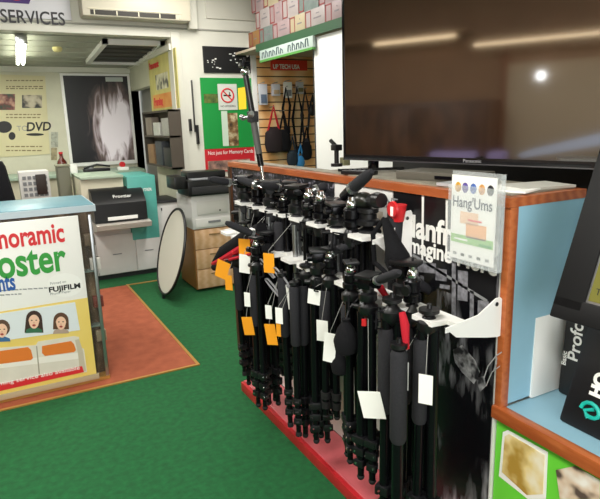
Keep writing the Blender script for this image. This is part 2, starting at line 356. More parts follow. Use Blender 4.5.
rp = nt.nodes.new('ShaderNodeValToRGB'); nt.links.new(mu.outputs[0], rp.inputs[0])
while len(rp.color_ramp.elements) < 5: rp.color_ramp.elements.new(.5)
for e, (p_, c_) in zip(rp.color_ramp.elements, [(0, '#161618'), (.12, '#221f24'), (.20, '#6c5a58'), (.26, '#cdbfc8'), (.31, '#fbf2fb')]): e.position = p_; e.color = rgb(c_)
nt.links.new(rp.outputs[0], bs.inputs['Base Color'])
b = B(); b.box((x0+.035, PB-.034, z0+.05), (x1-.035, PB-.03, z1-.03)); b.build('print', m, t)
p = on('y', PB-.036, 105, 74); b = B(); b.box((p.x, PB-.037, z1-.10), (p.x+.22, PB-.034, z1-.045)); b.build('caption_plate', M('pale_caption', '#b9c0bc', .5), t)
# stickers on the far wall
for k, (r_, c_) in enumerate((((51, 132, 58, 147), '#a8aa9c'), ((51, 148, 57, 160), '#9a8f70'))):
    tag(pixpoly('y', PB, rect(*r_), .004).build('wall_notice', M('notice%d' % k, c_, .6, var=.3, vs=30)), ['small grey round-printed notice right of the DVD poster', 'small brown notice below the grey one on far wall'][k], 'notice')
# worktop against the far wall
t = thing('work_bench', (.9, 7.6, 0), 'long pale work bench along the far wall of print room', 'bench')
b = B(); b.box((LX+.2, 7.3, .98), (RWX-.05, BK-.055, 1.02), .004); b.build('worktop', M('pale_green_top', '#9fb3a0', .5), t)
b = B(); b.box((LX+.2, 7.35, 0), (RWX-.05, BK-.055, .98)); b.build('base', BEIGE, t)
# objects on it
p = on('y', 7.45, 64, 180)
t = thing('bottle', (p.x, 7.45, 1.02), 'dark red-brown glass bottle on the far bench', 'bottle')
b = B(); b.lathe([(.055, 0), (.06, .01), (.06, .12), (.05, .15), (.022, .19), (.02, .235)], (p.x, 7.45, 1.02)); b.build('body', M('amber_glass', '#5a1d12', .15, coat=.5), t)
b = B(); b.cyl((p.x, 7.45, 1.255), (p.x, 7.45, 1.28), .024); b.build('cap', REDP, t)
def simple_box(nm, px0, px1, y, z0, h, d, mat, label, cat, bev=.004):
    a = on('y', y, px0, 190).x; c = on('y', y, px1, 190).x
    b = B(); b.box((a, y, z0), (c, y+d, z0+h), bev); return tag(b.build(nm, mat), label, cat)
simple_box('paper_stack', 73, 80, 7.4, 1.02, .10, .2, PAPER, 'white stack of paper on the far bench beside the bottle', 'paper')
# tangle of black equipment
t = thing('film_holder', (1.15, 7.4, 1.02), 'black film holder lying on the far bench under the art poster', 'film holder')
b = B(); p0 = on('y', 7.4, 84, 172); p1 = on('y', 7.4, 110, 170)
b.box((p0.x, 7.36, 1.02), (p1.x, 7.5, 1.06), .01); b.tube([(p0.x, 7.38, 1.07), ((p0.x+p1.x)/2, 7.36, 1.11), (p1.x, 7.38, 1.08)], .012); b.build('body', BLK, t)
b = B(); b.cyl((p0.x+.08, 7.4, 1.06), (p0.x+.08, 7.4, 1.085), .04); b.build('dial', GREY, t)
t = thing('tape_dispenser', (1.5, 7.4, 1.02), 'small red and white tape dispenser at the right end of far bench', 'tape dispenser')
p0 = on('y', 7.4, 118, 171)
b = B(); b.box((p0.x, 7.36, 1.02), (p0.x+.13, 7.44, 1.06), .008); b.build('base', PAPER, t)
b = B(); b.cyl((p0.x+.06, 7.38, 1.09), (p0.x+.06, 7.42, 1.09), .035); b.build('roll', REDP, t)
# wire basket rack and canister between counter and bench
p0 = on('y', 6.6, 22, 200); p1 = on('y', 6.6, 52, 200)
t = thing('sorting_rack', (p0.x, 6.6, 0), 'white slotted sorting rack behind the left counter', 'rack')
b = B(); b.box((p0.x, 6.6, 0), (p1.x, 6.9, 1.12), .004)
b.build('body', LGREY, t)
b = B()
for k in range(5):
    for j in range(4):
        xx = p0.x+.03+k*(p1.x-p0.x-.04)/5; b.box((xx, 6.588, .86+j*.06), (xx+.035, 6.6, .895+j*.06))
b.build('slots', GREY, t)
b = B(); a = on('y', 6.59, 37, 190).x; b.box((a, 6.565, .88), (a+.1, 6.588, 1.09), .004); b.build('dark_folder', M('brown_folder', '#2c1f1a', .5), t)
a = on('y', 6.5, 59, 190).x
t = thing('waste_bin', (a+.06, 6.5, 0), 'olive grey bin standing between sorting rack and photo lab', 'bin')
b = B(); b.box((a, 6.45, 0), (a+.13, 6.65, 1.16), .02); b.build('body', M('olive_grey', '#6a6a58', .5), t)
b = B(); b.box((a-.005, 6.445, 1.16), (a+.135, 6.655, 1.18), .006); b.build('lid', M('olive_grey_light', '#83836e', .5), t)
# ---------- poster & shelf on the right wall of the print room
V = RWX-.004
t = thing('panoramic_poster', on('x', V, 165, 110), 'yellow poster with red lettering on the print room side wall', 'poster')
ya, yb = on('x', V, 151, 90).y, on('x', V, 179, 90).y; za, zb = on('x', V, 179, 108).z, on('x', V, 179, 46).z
b = B(); b.box((V-.008, yb, za), (V, ya, zb)); b.build('sheet', M('poster_yellow', '#cfc67a', .6, var=.12, vs=5), t)
text(t, 'lettering', 'Panoramic', (zb-za)*.17, (V-.01, ya-.04*(ya-yb), za+(zb-za)*.80), FX, PRINTR, 1.0, bold=.004)
text(t, 'lettering', 'Framing', (zb-za)*.2, (V-.01, ya-.12*(ya-yb), za+(zb-za)*.1), FX, PRINTR, 1.0, bold=.006)
b = B(); b.box((V-.0095, yb+.3*(ya-yb), za+.38*(zb-za)), (V-.008, yb+.75*(ya-yb), za+.66*(zb-za))); b.build('picture', ramp_mat('pic_family', 'noise', [(.4, '#5a5a50'), (.5, '#c8c4a8'), (.7, '#e8e4cc')], vscale=9, detail=2), t)
b = B(); b.box((V-.0095, yb+.08*(ya-yb), za+.04*(zb-za)), (V-.008, yb+.92*(ya-yb), za+.3*(zb-za))); b.build('price_panel', ramp_mat('orange_red', 'noise', [(.4, '#d98a3a'), (.7, '#e8b060')], vscale=4), t)
# shelf unit under that poster
t = thing('side_shelf', (V-.1, (ya+yb)/2, .9), 'dark wall shelf of packets below the yellow poster', 'shelf')
zt, zbm = on('x', V, 165, 111).z, on('x', V, 165, 165).z
b = B(); b.box((V-.02, yb, zbm), (V, ya, zt))
for z in (zbm, (zbm+zt)/2+.02, zt-.02): b.box((V-.13, yb, z), (V-.02, ya, z+.02))
b.box((V-.13, yb, zbm), (V-.02, yb+.02, zt)); b.box((V-.13, ya-.02, zbm), (V-.02, ya, zt)); b.build('frame', M('shelf_brown', '#4a4238', .6), t)
zm = (zbm+zt)/2+.04; n = 0
for (f0, z, h, col, nm) in ((.06, zbm+.02, .2, '#232323', 'black'), (.36, zbm+.02, .26, '#3a3f44', 'slate'), (.68, zbm+.02, .22, '#8a6a4a', 'brown'), (.06, zm, .18, '#a8a8a2', 'silver'), (.38, zm, .14, '#c4c4bc', 'white'), (.68, zm, .2, '#807468', 'taupe')):
    yy = yb+f0*(ya-yb); b = B(); b.box((V-.12, yy, z), (V-.03, yy+.24*(ya-yb), min(z+h, (zt-.03) if z > zbm+.05 else zm-.03)), .006)
    tag(b.build('packet', M('packet_'+nm, col, .5, var=.1)), '%s packet on the %s of the dark shelf under the yellow poster' % (nm, 'upper level' if z > zbm+.05 else 'lower level'), 'packet', 'packets on the print room shelf')
# ================================================================== FASCIA: sign, air conditioner
V = WA-.004
t = thing('services_sign', on('y', V, 20, 20), 'white fascia sign reading SERVICES above the print room opening', 'sign')
p0 = on('y', V, 72, 24)
b = B(); b.box((-1.6, V-.012, 2.53), (p0.x, V, 2.98), .003); b.build('panel', M('sign_white', '#dcdce2', .4), t)
p0 = on('y', V-.013, 1, 20.5); p1 = on('y', V-.013, 65, 20.5)
tt = text(t, 'lettering', 'SERVICES', .155, (p0.x, V-.013, p0.z-.012), FY, M('sign_ink', '#2c2b30', .5), (p1.x-p0.x)/.72, bold=.002)
xs = [v.co.x for v in tt.data.vertices]; k = (p1.x-p0.x)/(max(xs)-min(xs)); x_min = min(xs); base = t.location.x
for v in tt.data.vertices: v.co.x = (v.co.x-x_min)*k + p0.x-base
b = B(); q0 = on('y', V-.012, 34, 0); q1 = on('y', V-.012, 29, 4)
b.prism([(-1.5, V-.012, q1.z), (q1.x, V-.012, q1.z), (q0.x+.02, V-.012, q1.z+.14), (-1.5, V-.012, q1.z+.14)], (0, -.003, 0)); b.build('purple_banner', PURPLE, t)
text(t, 'banner_lettering', 'PHOTO', .1, (q1.x-.50, V-.016, q1.z+.022), FY, REDP, 1.3)
t = thing('air_conditioner', (1.4, WA, 2.56), 'cream wall air conditioner over the print room opening', 'air conditioner')
xa, xb = on('y', V-.2, 82, 10).x, on('y', V-.2, 191, 10).x
zb_ = on('y', V-.2, 130, 18).z
b = B(); b.box((xa, V-.2, zb_), (xb, V, zb_+.30), .025); b.build('body', M('aircon_cream', '#c9c3b0', .4), t)
b = B(); b.box((xa+.07, V-.203, zb_+.015), (xb-.16, V-.195, zb_+.055)); b.build('outlet', M('outlet_dark', '#2a261f', .6), t)
b = B()
for k in range(5): b.box((xa+.1+k*.2, V-.206, zb_+.013), (xa+.11+k*.2, V-.2, zb_+.057))
b.box((xa+.05, V-.207, zb_+.062), (xb-.1, V-.2, zb_+.07)); b.build('louvre', BEIGE, t)
t = thing('cable_duct', (xb, V, 2.5), 'white pipe cover box right of the air conditioner', 'pipe cover')
b = B(); b.box((xb+.01, V-.08, 2.5), (xb+.1, V, 3.0), .006); b.build('cover', WHITE, t)
b = B(); b.box((xb+.22, V-.012, 2.62), (xb+.85, V, 3.0), .004); b.build('access_panel', M('panel_pale', '#d2d0c4', .5), t)
# hardware on door frame
for (r_, l) in (((192, 80, 195, 132), 'thin black vertical latch bar on the white door post'), ((189, 119, 192, 131), 'short black hinge left of the latch bar on door post'), ((196, 125, 199.5, 144), 'short black hinge right of the latch bar on door post')):
    p0 = on('y', WA-.031, r_[0], r_[1]); p1 = on('y', WA-.031, r_[2], r_[3])
    b = B(); b.box((p0.x, WA-.045, p1.z), (p1.x, WA-.0, p0.z), .003); tag(b.build('door_hinge', BLK), l, 'hinge')
# ================================================================== WALL RIGHT OF OPENING: black sign, green board, notices
V = WA-.003
def wallbox(x0, y0, x1, y1, th, mat, name, parent=None, v=None):
    v = V if v is None else v
    p0 = on('y', v, x0, (y0+y1)/2); p1 = on('y', v, x1, (y0+y1)/2); q0 = on('y', v, (x0+x1)/2, y0); q1 = on('y', v, (x0+x1)/2, y1)
    b = B(); b.box((p0.x, v-th, q1.z), (p1.x, v, q0.z)); return b.build(name, mat, parent)
t = thing('menu_board', on('y', V, 225, 72), 'small black board with white scribbled writing above the green board', 'board')
wallbox(203, 47, 250, 73, .015, M('blackboard', '#18191b', .4), 'board', t)
b = B()
for k in range(26):
    x = random.uniform(222, 247); y = random.uniform(50, 64); 
    if random.random() < .3: x = random.uniform(206, 222); y = random.uniform(58, 68)
    pixpoly('y', V-.0155, rect(x, y, x+random.uniform(.8, 2.4), y+random.uniform(.5, 1.3)), b=b)
b.build('chalk_marks', PAPER, t)
t = thing('green_board', on('y', V, 228, 150), 'bright green display board on the white wall behind the tall arm', 'board')
wallbox(202, 78, 256, 148, .012, GREEN, 'board', t)
wallbox(204, 94, 218, 103, .004, ramp_mat('olive_pic', 'noise', [(.4, '#2c4a24'), (.6, '#6a7a3a')], vscale=14), 'picture', t, V-.012)
wallbox(222, 111, 228, 146, .003, M('white_strip', '#cfe0cf', .5), 'sheet', t, V-.012)
wallbox(228, 113, 238, 146, .003, ramp_mat('brown_pic', 'noise', [(.35, '#3a2c22'), (.5, '#8a6a44'), (.65, '#d8cca8')], vscale=16), 'picture', t, V-.012)
t = thing('no_smoking_sign', on('y', V, 227, 108), 'white no smoking notice with red ring on the green board', 'sign')
wallbox(218, 84, 237, 110, .006, M('notice_white', '#d8dcd4', .5), 'plate', t, V-.013)
b = B(); c0 = on('y', V-.02, 227.5, 95.5); 
b.tube([(c0.x+.07*math.cos(a*PI/12), c0.y, c0.z+.07*math.sin(a*PI/12)) for a in range(25)], .008); b.tube([(c0.x-.05, c0.y, c0.z+.05), (c0.x+.05, c0.y, c0.z-.05)], .007); b.build('ring', PRINTR, t)
b = B(); b.box((c0.x-.045, c0.y, c0.z-.008), (c0.x+.04, c0.y+.003, c0.z+.008)); b.box((c0.x+.02, c0.y, c0.z-.01), (c0.x+.03, c0.y+.003, c0.z+.035)); b.build('cigarette', PRINTK, t)
text(t, 'lettering', 'NO SMOKING', .027, (c0.x-.085, c0.y, c0.z-.12), FY, PRINTK, 1.0)
t = thing('staff_notice', on('y', V, 230, 168), 'red notice with white lettering below the green board', 'notice')
wallbox(205, 148, 256, 171, .01, M('notice_red', '#c8202c', .5), 'sheet', t)
p = on('y', V-.012, 208, 155); text(t, 'lettering', "Not just for Memory Cards", .058, (p.x, V-.012, p.z), FY, PAPER, .82)
wallbox(208, 160, 250, 170, .003, ramp_mat('notice_photo', 'noise', [(.35, '#2a2a34'), (.5, '#b08878'), (.7, '#e8e0dc')], vscale=7), 'photo', t, V-.01)
# ================================================================== SLATWALL with hanging bags
SX0, SX1 = on('y', V, 257, 110).x, RX-.0
t = thing('slatwall', ((SX0+SX1)/2, V, .9), 'warm timber slatwall panel with dark horizontal grooves', 'slatwall')
SV = V-.03
b = B(); b.box((SX0, SV+.012, .85), (SX1, V, 2.42)); b.build('backing', M('groove_dark', '#3a2414', .7), t)
b = B()
for k in range(17):
    z = .86+k*.092; b.box((SX0, SV, z), (SX1, SV+.014, z+.08))
b.build('slats', ramp_mat('slat_timber', 'wave', [(0, '#eab070'), (.6, '#f3c48a'), (1, '#f8d6a4')], scale=(.6, 2, 3), vscale=2, dist=3), t)
b = B(); b.box((SX0-.06, SV-.01, .2), (SX0, V, 2.42), .004); b.build('edge_post', STEELW, t)
t = thing('red_sign', on('y', SV, 288, 71), 'small red sign with white capitals on the slatwall', 'sign')
wallbox(270.5, 60.5, 306, 70.5, .03, M('sign_red', '#e03a26', .4), 'plate', t, SV)
p = on('y', SV-.031, 273, 68.5); text(t, 'lettering', 'UP TECH USA', .066, (p.x, SV-.031, p.z), FY, PAPER, .82, bold=.002)
def hung(name, px_, py0, py1, wpx, mat, label, cat, shape='bag', dep=.08, col2=None, strap=None, group=None):
    c = on('y', SV-.06, px_, py0); e = on('y', SV-.06, px_, py1); w_ = wpx*.0108/2*(1.35 if shape != 'packet' else 1)
    t = thing(name, (c.x, SV-.06, c.z), label, cat, group)
    b = B(); b.cyl((c.x, SV, c.z+.01), (c.x, SV-.12, c.z+.015), .005, n=8); b.build('hook', ALU, t)
    if shape == 'packet':
        b = B(); b.box((c.x-w_, SV-.09, e.z), (c.x+w_, SV-.05, c.z), .008); b.build('card', mat, t)
        b = B(); b.box((c.x-w_*.7, SV-.1, e.z+.02), (c.x+w_*.7, SV-.09, (c.z+e.z)/2), .004); b.build('product', col2 or BLK, t)
    elif shape == 'bag':
        h = c.z-e.z
        b = B(); b.lathe([(.3*w_, 0), (w_*.85, .02), (w_, h*.2), (w_*.9, h*.45), (w_*.45, h*.56), (w_*.3, h*.57)], (c.x, SV-.08, e.z), 14)
        for v in b.bm.verts: v.co.y = SV-.08+(v.co.y-(SV-.08))*.55
        b.build('pouch', mat, t)
        b = B(); b.tube([(c.x-w_*.6, SV-.08, e.z+h*.5), (c.x-w_*.25, SV-.09, e.z+h*.8), (c.x, SV-.1, c.z+.02), (c.x+w_*.25, SV-.09, e.z+h*.8), (c.x+w_*.6, SV-.08, e.z+h*.5)], .012); b.build('strap', strap or mat, t)
    elif shape == 'strap':
        b = B(); b.tube([(c.x-.02, SV-.07, e.z), (c.x-w_*.9, SV-.08, (c.z*1+e.z)/2), (c.x-.01, SV-.1, c.z), (c.x+w_*.9, SV-.08, (c.z+e.z)/2+.03), (c.x+.02, SV-.07, e.z)], [.01, .016, .01, .016, .01]); b.build('webbing', mat, t)
        b = B(); b.box((c.x-.035, SV-.09, e.z-.06), (c.x+.035, SV-.06, e.z+.02), .006); b.build('pad', strap or mat, t)
    return t
CLEAR = M('pale_packet', '#c9cbd4', .3); BLUEP = M('blue_fabric', '#2d7fb8', .7)
hung('lens_cloth_pack', 262, 84, 105, 9, CLEAR, 'pale grey packet hanging leftmost on the slatwall', 'packet', 'packet', col2=M('steel_blue', '#5c6a80', .5), group='slatwall packets')
hung('lens_cloth_pack', 275, 84, 96, 9, CLEAR, 'white packet with beige card second from left on slatwall', 'packet', 'packet', col2=M('tan_card', '#b8a080', .5), group='slatwall packets')
hung('lens_cloth_pack', 287, 82, 98, 9, PAPER, 'white packet hung in the middle of the slatwall', 'packet', 'packet', col2=GREY, group='slatwall packets')
hung('lens_cloth_pack', 299, 82, 94, 8, CLEAR, 'pale packet with olive card on right half of slatwall', 'packet', 'packet', col2=M('olive_card', '#7a7450', .5), group='slatwall packets')
hung('shoulder_bag', 272, 108, 153, 16, M('maroon_black_fabric', '#1c1014', .85), 'black camera bag with red strap hanging on the slatwall', 'bag', strap=FABR)
hung('shoulder_bag', 282, 112, 152, 12, FABB, 'all black camera pouch right of the red-strapped bag', 'bag')
hung('camera_strap', 285, 88, 128, 7, FABB, 'black camera strap hanging above the black pouch', 'strap', 'strap')
hung('camera_strap', 296, 88, 148, 10, FABB, 'longest black camera strap on the slatwall', 'strap', 'strap')
hung('camera_strap', 304, 90, 140, 8, M('charcoal_webbing', '#2a2a30', .85), 'charcoal camera strap right of the longest strap', 'strap', 'strap')
hung('small_pouch', 311, 96, 116, 6, BLK, 'small black pouch at the right edge of the slatwall', 'pouch')
hung('shoulder_bag', 305, 128, 160, 10, FABB, 'low black bag at lower right of the slatwall', 'bag')
hung('shoulder_bag', 291, 138, 166, 10, M('navy_fabric', '#12222e', .8), 'dark navy bag low on the slatwall', 'bag')
hung('shoulder_bag', 299, 146, 168, 8, BLUEP, 'bright blue bag low on the slatwall just above the counter', 'bag')
# ================================================================== WHITE PARTITION + overhead shelf with boxes
PX = 2.42
t = thing('partition_panel', (PX, 3.6, 0), 'tall plain white partition panel left of the television', 'partition')
ye = on('x', PX, 315, 100).y
b = B(); b.box((PX, 2.3, 0), (PX+.04, ye, 2.215), .003); b.build('panel', M('partition_white', '#eef0ee', .5), t)
b = B(); b.box((PX-.004, ye, 0), (PX+.044, ye+.012, 2.215)); b.build('edge_strip', DGREY, t)
SHX = 2.40
ys = on('x', SHX, 262, 62).y; yk = on('x', SHX, 314, 44).y
t = thing('overhead_shelf', (SHX+.3, 4, 2.15), 'overhead shelf with green front edge above the slatwall', 'shelf')
DG = M('dark_green_edge', '#1f4a2c', .5)
b = B(); b.box((SHX, 1.9, 2.262), (RX, WA-.05, 2.285)); b.build('board', M('shelf_board', '#b8ac98', .6), t)
b = B(); b.box((SHX-.015, 1.9, 2.225), (SHX+.005, ys+.1, 2.295)); b.build('front_edge', DG, t)
for y in (2.2,):
    b = B(); b.box((RX-.5, y, 2.0), (RX, y+.03, 2.262)); b.build('bracket', STEELW, t)
t = thing('strip_sign', (SHX-.03, (ys+yk)/2, 2.06), 'slanting pale strip sign with grey lettering under the green shelf edge', 'sign')
b = B(); b.box((SHX-.022, yk-.02, 2.135), (SHX+.002, ys, 2.225), .003); b.build('strip', M('strip_pale', '#a9b8b2', .45), t)
b = B(); b.box((SHX-.026, yk-.02, 2.118), (SHX+.002, ys, 2.137)); b.build('lower_edge', M('edge_green', '#4a8a3a', .5), t)
for y_, n_ in ((ys-.06, 6), (ys-.60, 5)):
    for q_ in range(n_):
        b = B(); yy = y_-q_*.078; h_ = (.05, .062, .045)[q_ % 3]
        b.tube([(SHX-.0235, yy, 2.15), (SHX-.0235, yy-.008, 2.15+h_), (SHX-.0235, yy-.04, 2.15+h_*(.6 if q_ % 2 else 1)), (SHX-.0235, yy-.048, 2.152)], .006, 6); b.build('faded_letter', M('slate_ink', '#4a585c', .5), t)
# boxes in tiers, long side facing the aisle, red-bordered ends towards the far left
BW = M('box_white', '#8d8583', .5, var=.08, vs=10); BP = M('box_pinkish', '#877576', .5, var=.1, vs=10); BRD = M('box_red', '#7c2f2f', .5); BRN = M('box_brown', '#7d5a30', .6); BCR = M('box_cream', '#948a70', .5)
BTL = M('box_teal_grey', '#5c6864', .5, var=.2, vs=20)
rows = ('bottom', 'second', 'third', 'fourth')
z = 2.287
for r_ in range(4):
    y = ys+.28 - (r_ % 2)*.12 if r_ else ys+.32; k = 0; h = (.15, .17, .18, .16)[r_]
    while y > 3.1:
        L = random.choice((.26, .3, .34)); L = .26+.02*((k*7+r_*3) % 5)
        mt = (BW, BP, BW, BCR, BP, BTL)[(k*5+r_*2) % 6]
        if r_ == 0 and k == 0: mt = BRN
        t = thing('product_box', (SHX+.14, y-L/2, z), '%s %s box, %s from left in the %s tier on overhead shelf' % ({BW: 'white', BP: 'pinkish white', BCR: 'cream', BTL: 'grey-green', BRN: 'brown'}[mt], 'red-edged', ('first', 'second', 'third', 'fourth', 'fifth', 'sixth', 'seventh', 'eighth', 'ninth')[min(k, 8)], rows[r_]), 'box', 'boxes on the overhead shelf')
        dx = .015*((k*3+r_) % 3)
        b = B(); b.box((SHX+.01+dx, y-L+.004, z), (SHX+.26+dx, y-.004, z+h-.004), .003); b.build('carton', mt, t)
        fx = SHX+.0085+dx
        b = B()
        for (ya_, yb_, za_, zb_) in ((y-.10, y-.088, z+.006, z+h-.01), (y-.018, y-.006, z+.006, z+h-.01), (y-.1, y-.006, z+.006, z+.018), (y-.1, y-.006, z+h-.022, z+h-.01)):
            b.box((fx, ya_, za_), (fx+.002, yb_, zb_))
        b.build('red_border', BRD, t)
        b = B(); b.box((fx, y-L+.06, z+h*.45), (fx+.002, y-.14, z+h*.52)); b.box((fx, y-L+.09, z+h*.68), (fx+.002, y-.18, z+h*.73)); b.build('print_lines', M('box_print', '#6a6468', .6), t)
        y -= L; k += 1
    z += h
# ================================================================== MINILAB
t = thing('photo_minilab', (1.1, 6.2, 0), 'photo printing machine in white, black and teal behind the rust mat', 'printing machine')
FY0 = 5.95
def fbox(x0, y0, x1, y1, d0, d1, mat, name, bev=.006, label=None):
    """front face at y=d0 spanning that pixel rectangle, going back to y=d1"""
    p0 = on('y', d0, x0, y0); p1 = on('y', d0, x1, y1)
    b = B(); b.box((p0.x, d0, max(0, p1.z)), (p1.x, d1, p0.z), bev); o = b.build(name, mat, t)
    if label: o['label'] = label
    return o
b = B(); b.box((.72, FY0, .05), (1.455, FY0+.75, .42), .008); b.build('base_cabinet', LGREY, t)
b = B(); b.box((.74, FY0+.03, 0), (1.44, FY0+.7, .05)); b.build('plinth', DGREY, t)
for (a, c, l) in ((.725, .795, 'narrow left door'), (.80, 1.185, 'wide middle door'), (1.195, 1.45, 'narrow right door')):
    b = B(); b.box((a, FY0-.018, .06), (c, FY0, .415 if c > 1.2 else .47), .005); d = b.build('door', LGREY, t); 
    b = B(); b.box(((a+c)/2-.04, FY0-.022, .26), ((a+c)/2+.05, FY0-.018, .27)); b.build('door_mark', GREY, d)
b = B(); b.box((.72, FY0+.0, .42), (1.16, FY0+.6, .63), .008); b.build('lower_body', LGREY, t)
p0 = on('y', FY0-.02, 128, 174); p1 = on('y', FY0-.02, 157, 239)
b = B(); b.box((p0.x-.02, FY0-.02, .385), (1.455, FY0+.6, 1.055), .012); b.build('teal_housing', TEAL, t)
p = on('y', FY0-.021, 133, 192); text(t, 'lettering', 'FRONTIER', .042, (p.x, FY0-.0215, p.z), FY, PAPER, 1.0, bold=.001)
b = B(); b.box((.72, FY0+.05, .63), (1.14, FY0+.7, 1.05), .01); b.build('upper_body', BEIGE, t)
b = B(); b.box((.72, FY0-.0, 1.05), (1.14, FY0+.7, 1.075), .006); b.build('top_cover', M('pale_green_cover', '#a8b8a4', .5), t)
# black printer front that bulges forward, sloping lid
xa, xb = on('y', 5.78, 93, 205).x, on('y', 5.78, 146, 205).x; za = on('y', 5.95, 120, 187).z; zm_ = on('y', 5.76, 120, 221).z
b = B(); b.prism([(xa, FY0+.06, za), (xa, FY0-.08, za-.03), (xa, FY0-.19, za-.14), (xa, FY0-.20, zm_), (xa, FY0+.06, zm_-.02)], (xb-xa, 0, 0)); b.build('printer_front', BLK, t)
text(t, 'lettering', 'Frontier', .055, ((xa+xb)/2-.06, FY0-.155, za-.09), (math.radians(45), 0, 0), PAPER, 1.0)
b = B(); b.box((xa+.12, FY0-.212, zm_+.015), (xb-.10, FY0-.20, zm_+.05), .003); b.build('paper_slot', PAPER, t)
b = B(); b.prism([(xa, FY0-.20, zm_-.01), (xa, FY0-.28, zm_-.02), (xa, FY0-.26, zm_-.07), (xa, FY0, zm_-.12), (xa, FY0, zm_-.01)], (xb-xa+.02, 0, 0)); b.build('output_tray', M('tray_grey', '#c2bcb4', .4), t)
# white cabinet behind, right of the teal
p0 = on('y', 6.12, 158, 200); p1 = on('y', 6.12, 182, 250)
t = thing('side_cabinet', (1.6, 6.2, 0), 'small white cabinet with dark top between photo lab and drawers', 'cabinet')
b = B(); b.box((1.47, 6.02, 0), (1.715, 6.5, .74), .006); b.build('body', LGREY, t)
b = B(); b.box((1.465, 6.0, .74), (1.716, 6.5, .765), .004); b.build('top', DGREY, t)
b = B(); b.box((1.5, 6.012, .08), (1.70, 6.02, .70), .003); b.build('door', LGREY, t)
b = B(); b.cyl((1.515, 6.006, .66), (1.515, 6.006, .69), .006, n=8); b.build('lock', DGREY, t)
# ================================================================== DRAWERS + office printer
t = thing('drawer_cabinet', (1.74, 5.25, 0), 'pale timber drawer cabinet under the office printer', 'cabinet')
b = B(); b.box((1.535, 5.0, .02), (1.93, 5.5, .6), .004); b.build('body', M('birch_side', '#a8743c', .5, var=.06), t)
for k in range(3):
    z = .03+k*.19; b = B(); b.box((1.545, 4.982, z), (1.922, 5.0, z+.183), .003); d = b.build('drawer', PALEWOOD, t)
    b = B(); b.box((1.68, 4.972, z+.13), (1.79, 4.982, z+.142), .002); b.build('handle', M('handle_brass', '#9a7a50', .4), d)
t = thing('office_printer', (1.74, 5.25, .6), 'white office printer with black top on the pale drawer cabinet', 'printer')
b = B(); b.box((1.53, 4.98, .602), (1.94, 5.45, .915), .012); b.build('body', LGREY, t)
b = B(); b.box((1.56, 4.972, .62), (1.91, 4.98, .70), .003); d = b.build('paper_tray', M('tray_white', '#dedcd8', .4), t)
b = B(); b.box((1.68, 4.966, .655), (1.80, 4.972, .675)); b.build('grip', GREY, d)
b = B(); b.box((1.58, 4.972, .74), (1.88, 4.978, .86), .002); b.build('front_panel', M('panel_grey', '#cfcdc8', .4), t)
b = B(); b.cyl((1.80, 4.97, .765), (1.80, 4.965, .765), .008); b.build('badge', DGREY, t)
b = B(); b.box((1.50, 4.94, .915), (1.95, 5.30, 1.06), .015); b.build('black_top', M('printer_black', '#0c0c0d', .35), t)
b = B(); b.box((1.53, 4.925, .935), (1.90, 4.94, 1.0), .004); b.build('output_slot', M('slot_grey', '#2b2b2d', .4), t)
b = B(); b.box((1.55, 4.95, 1.06), (1.80, 5.1, 1.068), .002); b.build('control_panel', GREY, t)
b = B(); b.box((1.39, 4.98, .985), (1.50, 5.25, 1.10), .012); b.build('side_module', M('printer_black', '#0c0c0d', .35), t)
b = B(); b.box((1.54, 5.08, 1.06), (1.92, 5.28, 1.125), .012); b.build('document_feeder', M('printer_black', '#19191b', .35), t)
# ================================================================== REFLECTOR disc
t = thing('reflector_disc', (1.2, 5.05, 0), 'round white folding reflector with black rim leaning by the drawers', 'reflector')
c = Vector((1.315, 5.0, .425)); u = Vector((.27, .03, .96)).normalized(); v = Vector((-.02, 1, -.05)).normalized(); v = (v-u*v.dot(u)).normalized(); nrm = u.cross(v)
R_ = .385
b = B(); N = 48
r1 = [c+(u*math.cos(2*PI*k/N)*1.03+v*math.sin(2*PI*k/N)*.92)*(R_-.008) for k in range(N)]
b.prism([p-nrm*.002 for p in r1], nrm*.004); b.build('fabric', M('reflector_fabric', '#d5d6c8', .6), t)
b = B(); b.tube([c+(u*math.cos(2*PI*k/N)*1.03+v*math.sin(2*PI*k/N)*.92)*R_ for k in range(N+1)], .013); b.build('rim', BLK, t)
b = B(); q = c-u*R_*1.03; b.box(q+Vector((-.012, -.02, -.05)), q+Vector((.012, .02, .01))); b.build('hang_tab', BLK, t)
# ================================================================== LEFT COUNTER
t = thing('service_counter', (-.5, 3.8, 0), 'glass-fronted service counter with blue-grey top at left', 'counter')
b = B(); b.box((-1.7, 3.56, 1.06), (.49, 4.12, 1.105), .006); b.build('worktop', COUNTERTOP, t)
b = B(); b.box((-1.7, 3.552, 1.062), (.498, 3.56, 1.10)); b.box((.49, 3.56, 1.062), (.498, 4.12, 1.10)); b.build('edge_band', M('edge_white', '#b4c4cc', .4), t)
b = B(); b.box((-1.7, 3.565, .02), (.472, 4.1, 1.06)); b.build('carcass', ramp_mat('counter_dark_inside', 'noise', [(.35, '#2c2018'), (.55, '#55402e'), (.7, '#8a7458')], scale=(6, 1, 1.2), vscale=3, rough=.5), t)
for x in (-1.68, -.62, .31, .452):
    b = B(); b.box((x-.009, 3.49, 0), (x+.009, 3.51, 1.05), .002); b.build('upright', ALU, t)
b = B(); b.box((-1.7, 3.485, .0), (.465, 3.6, .025)); b.build('base_rail', TRIMY, t)
b = B(); b.box((-1.7, 3.497, .025), (.45, 3.501, 1.06)); b.build('glass_front', M('counter_glass', '#58544c', .05, alpha=.12), t)
b = B()
for z in (.35, .7): b.box((-1.6, 3.51, z), (.45, 3.565, z+.01))
b.build('glass_shelf', M('shelf_glass', '#9fb4ac', .1, alpha=.5), t)
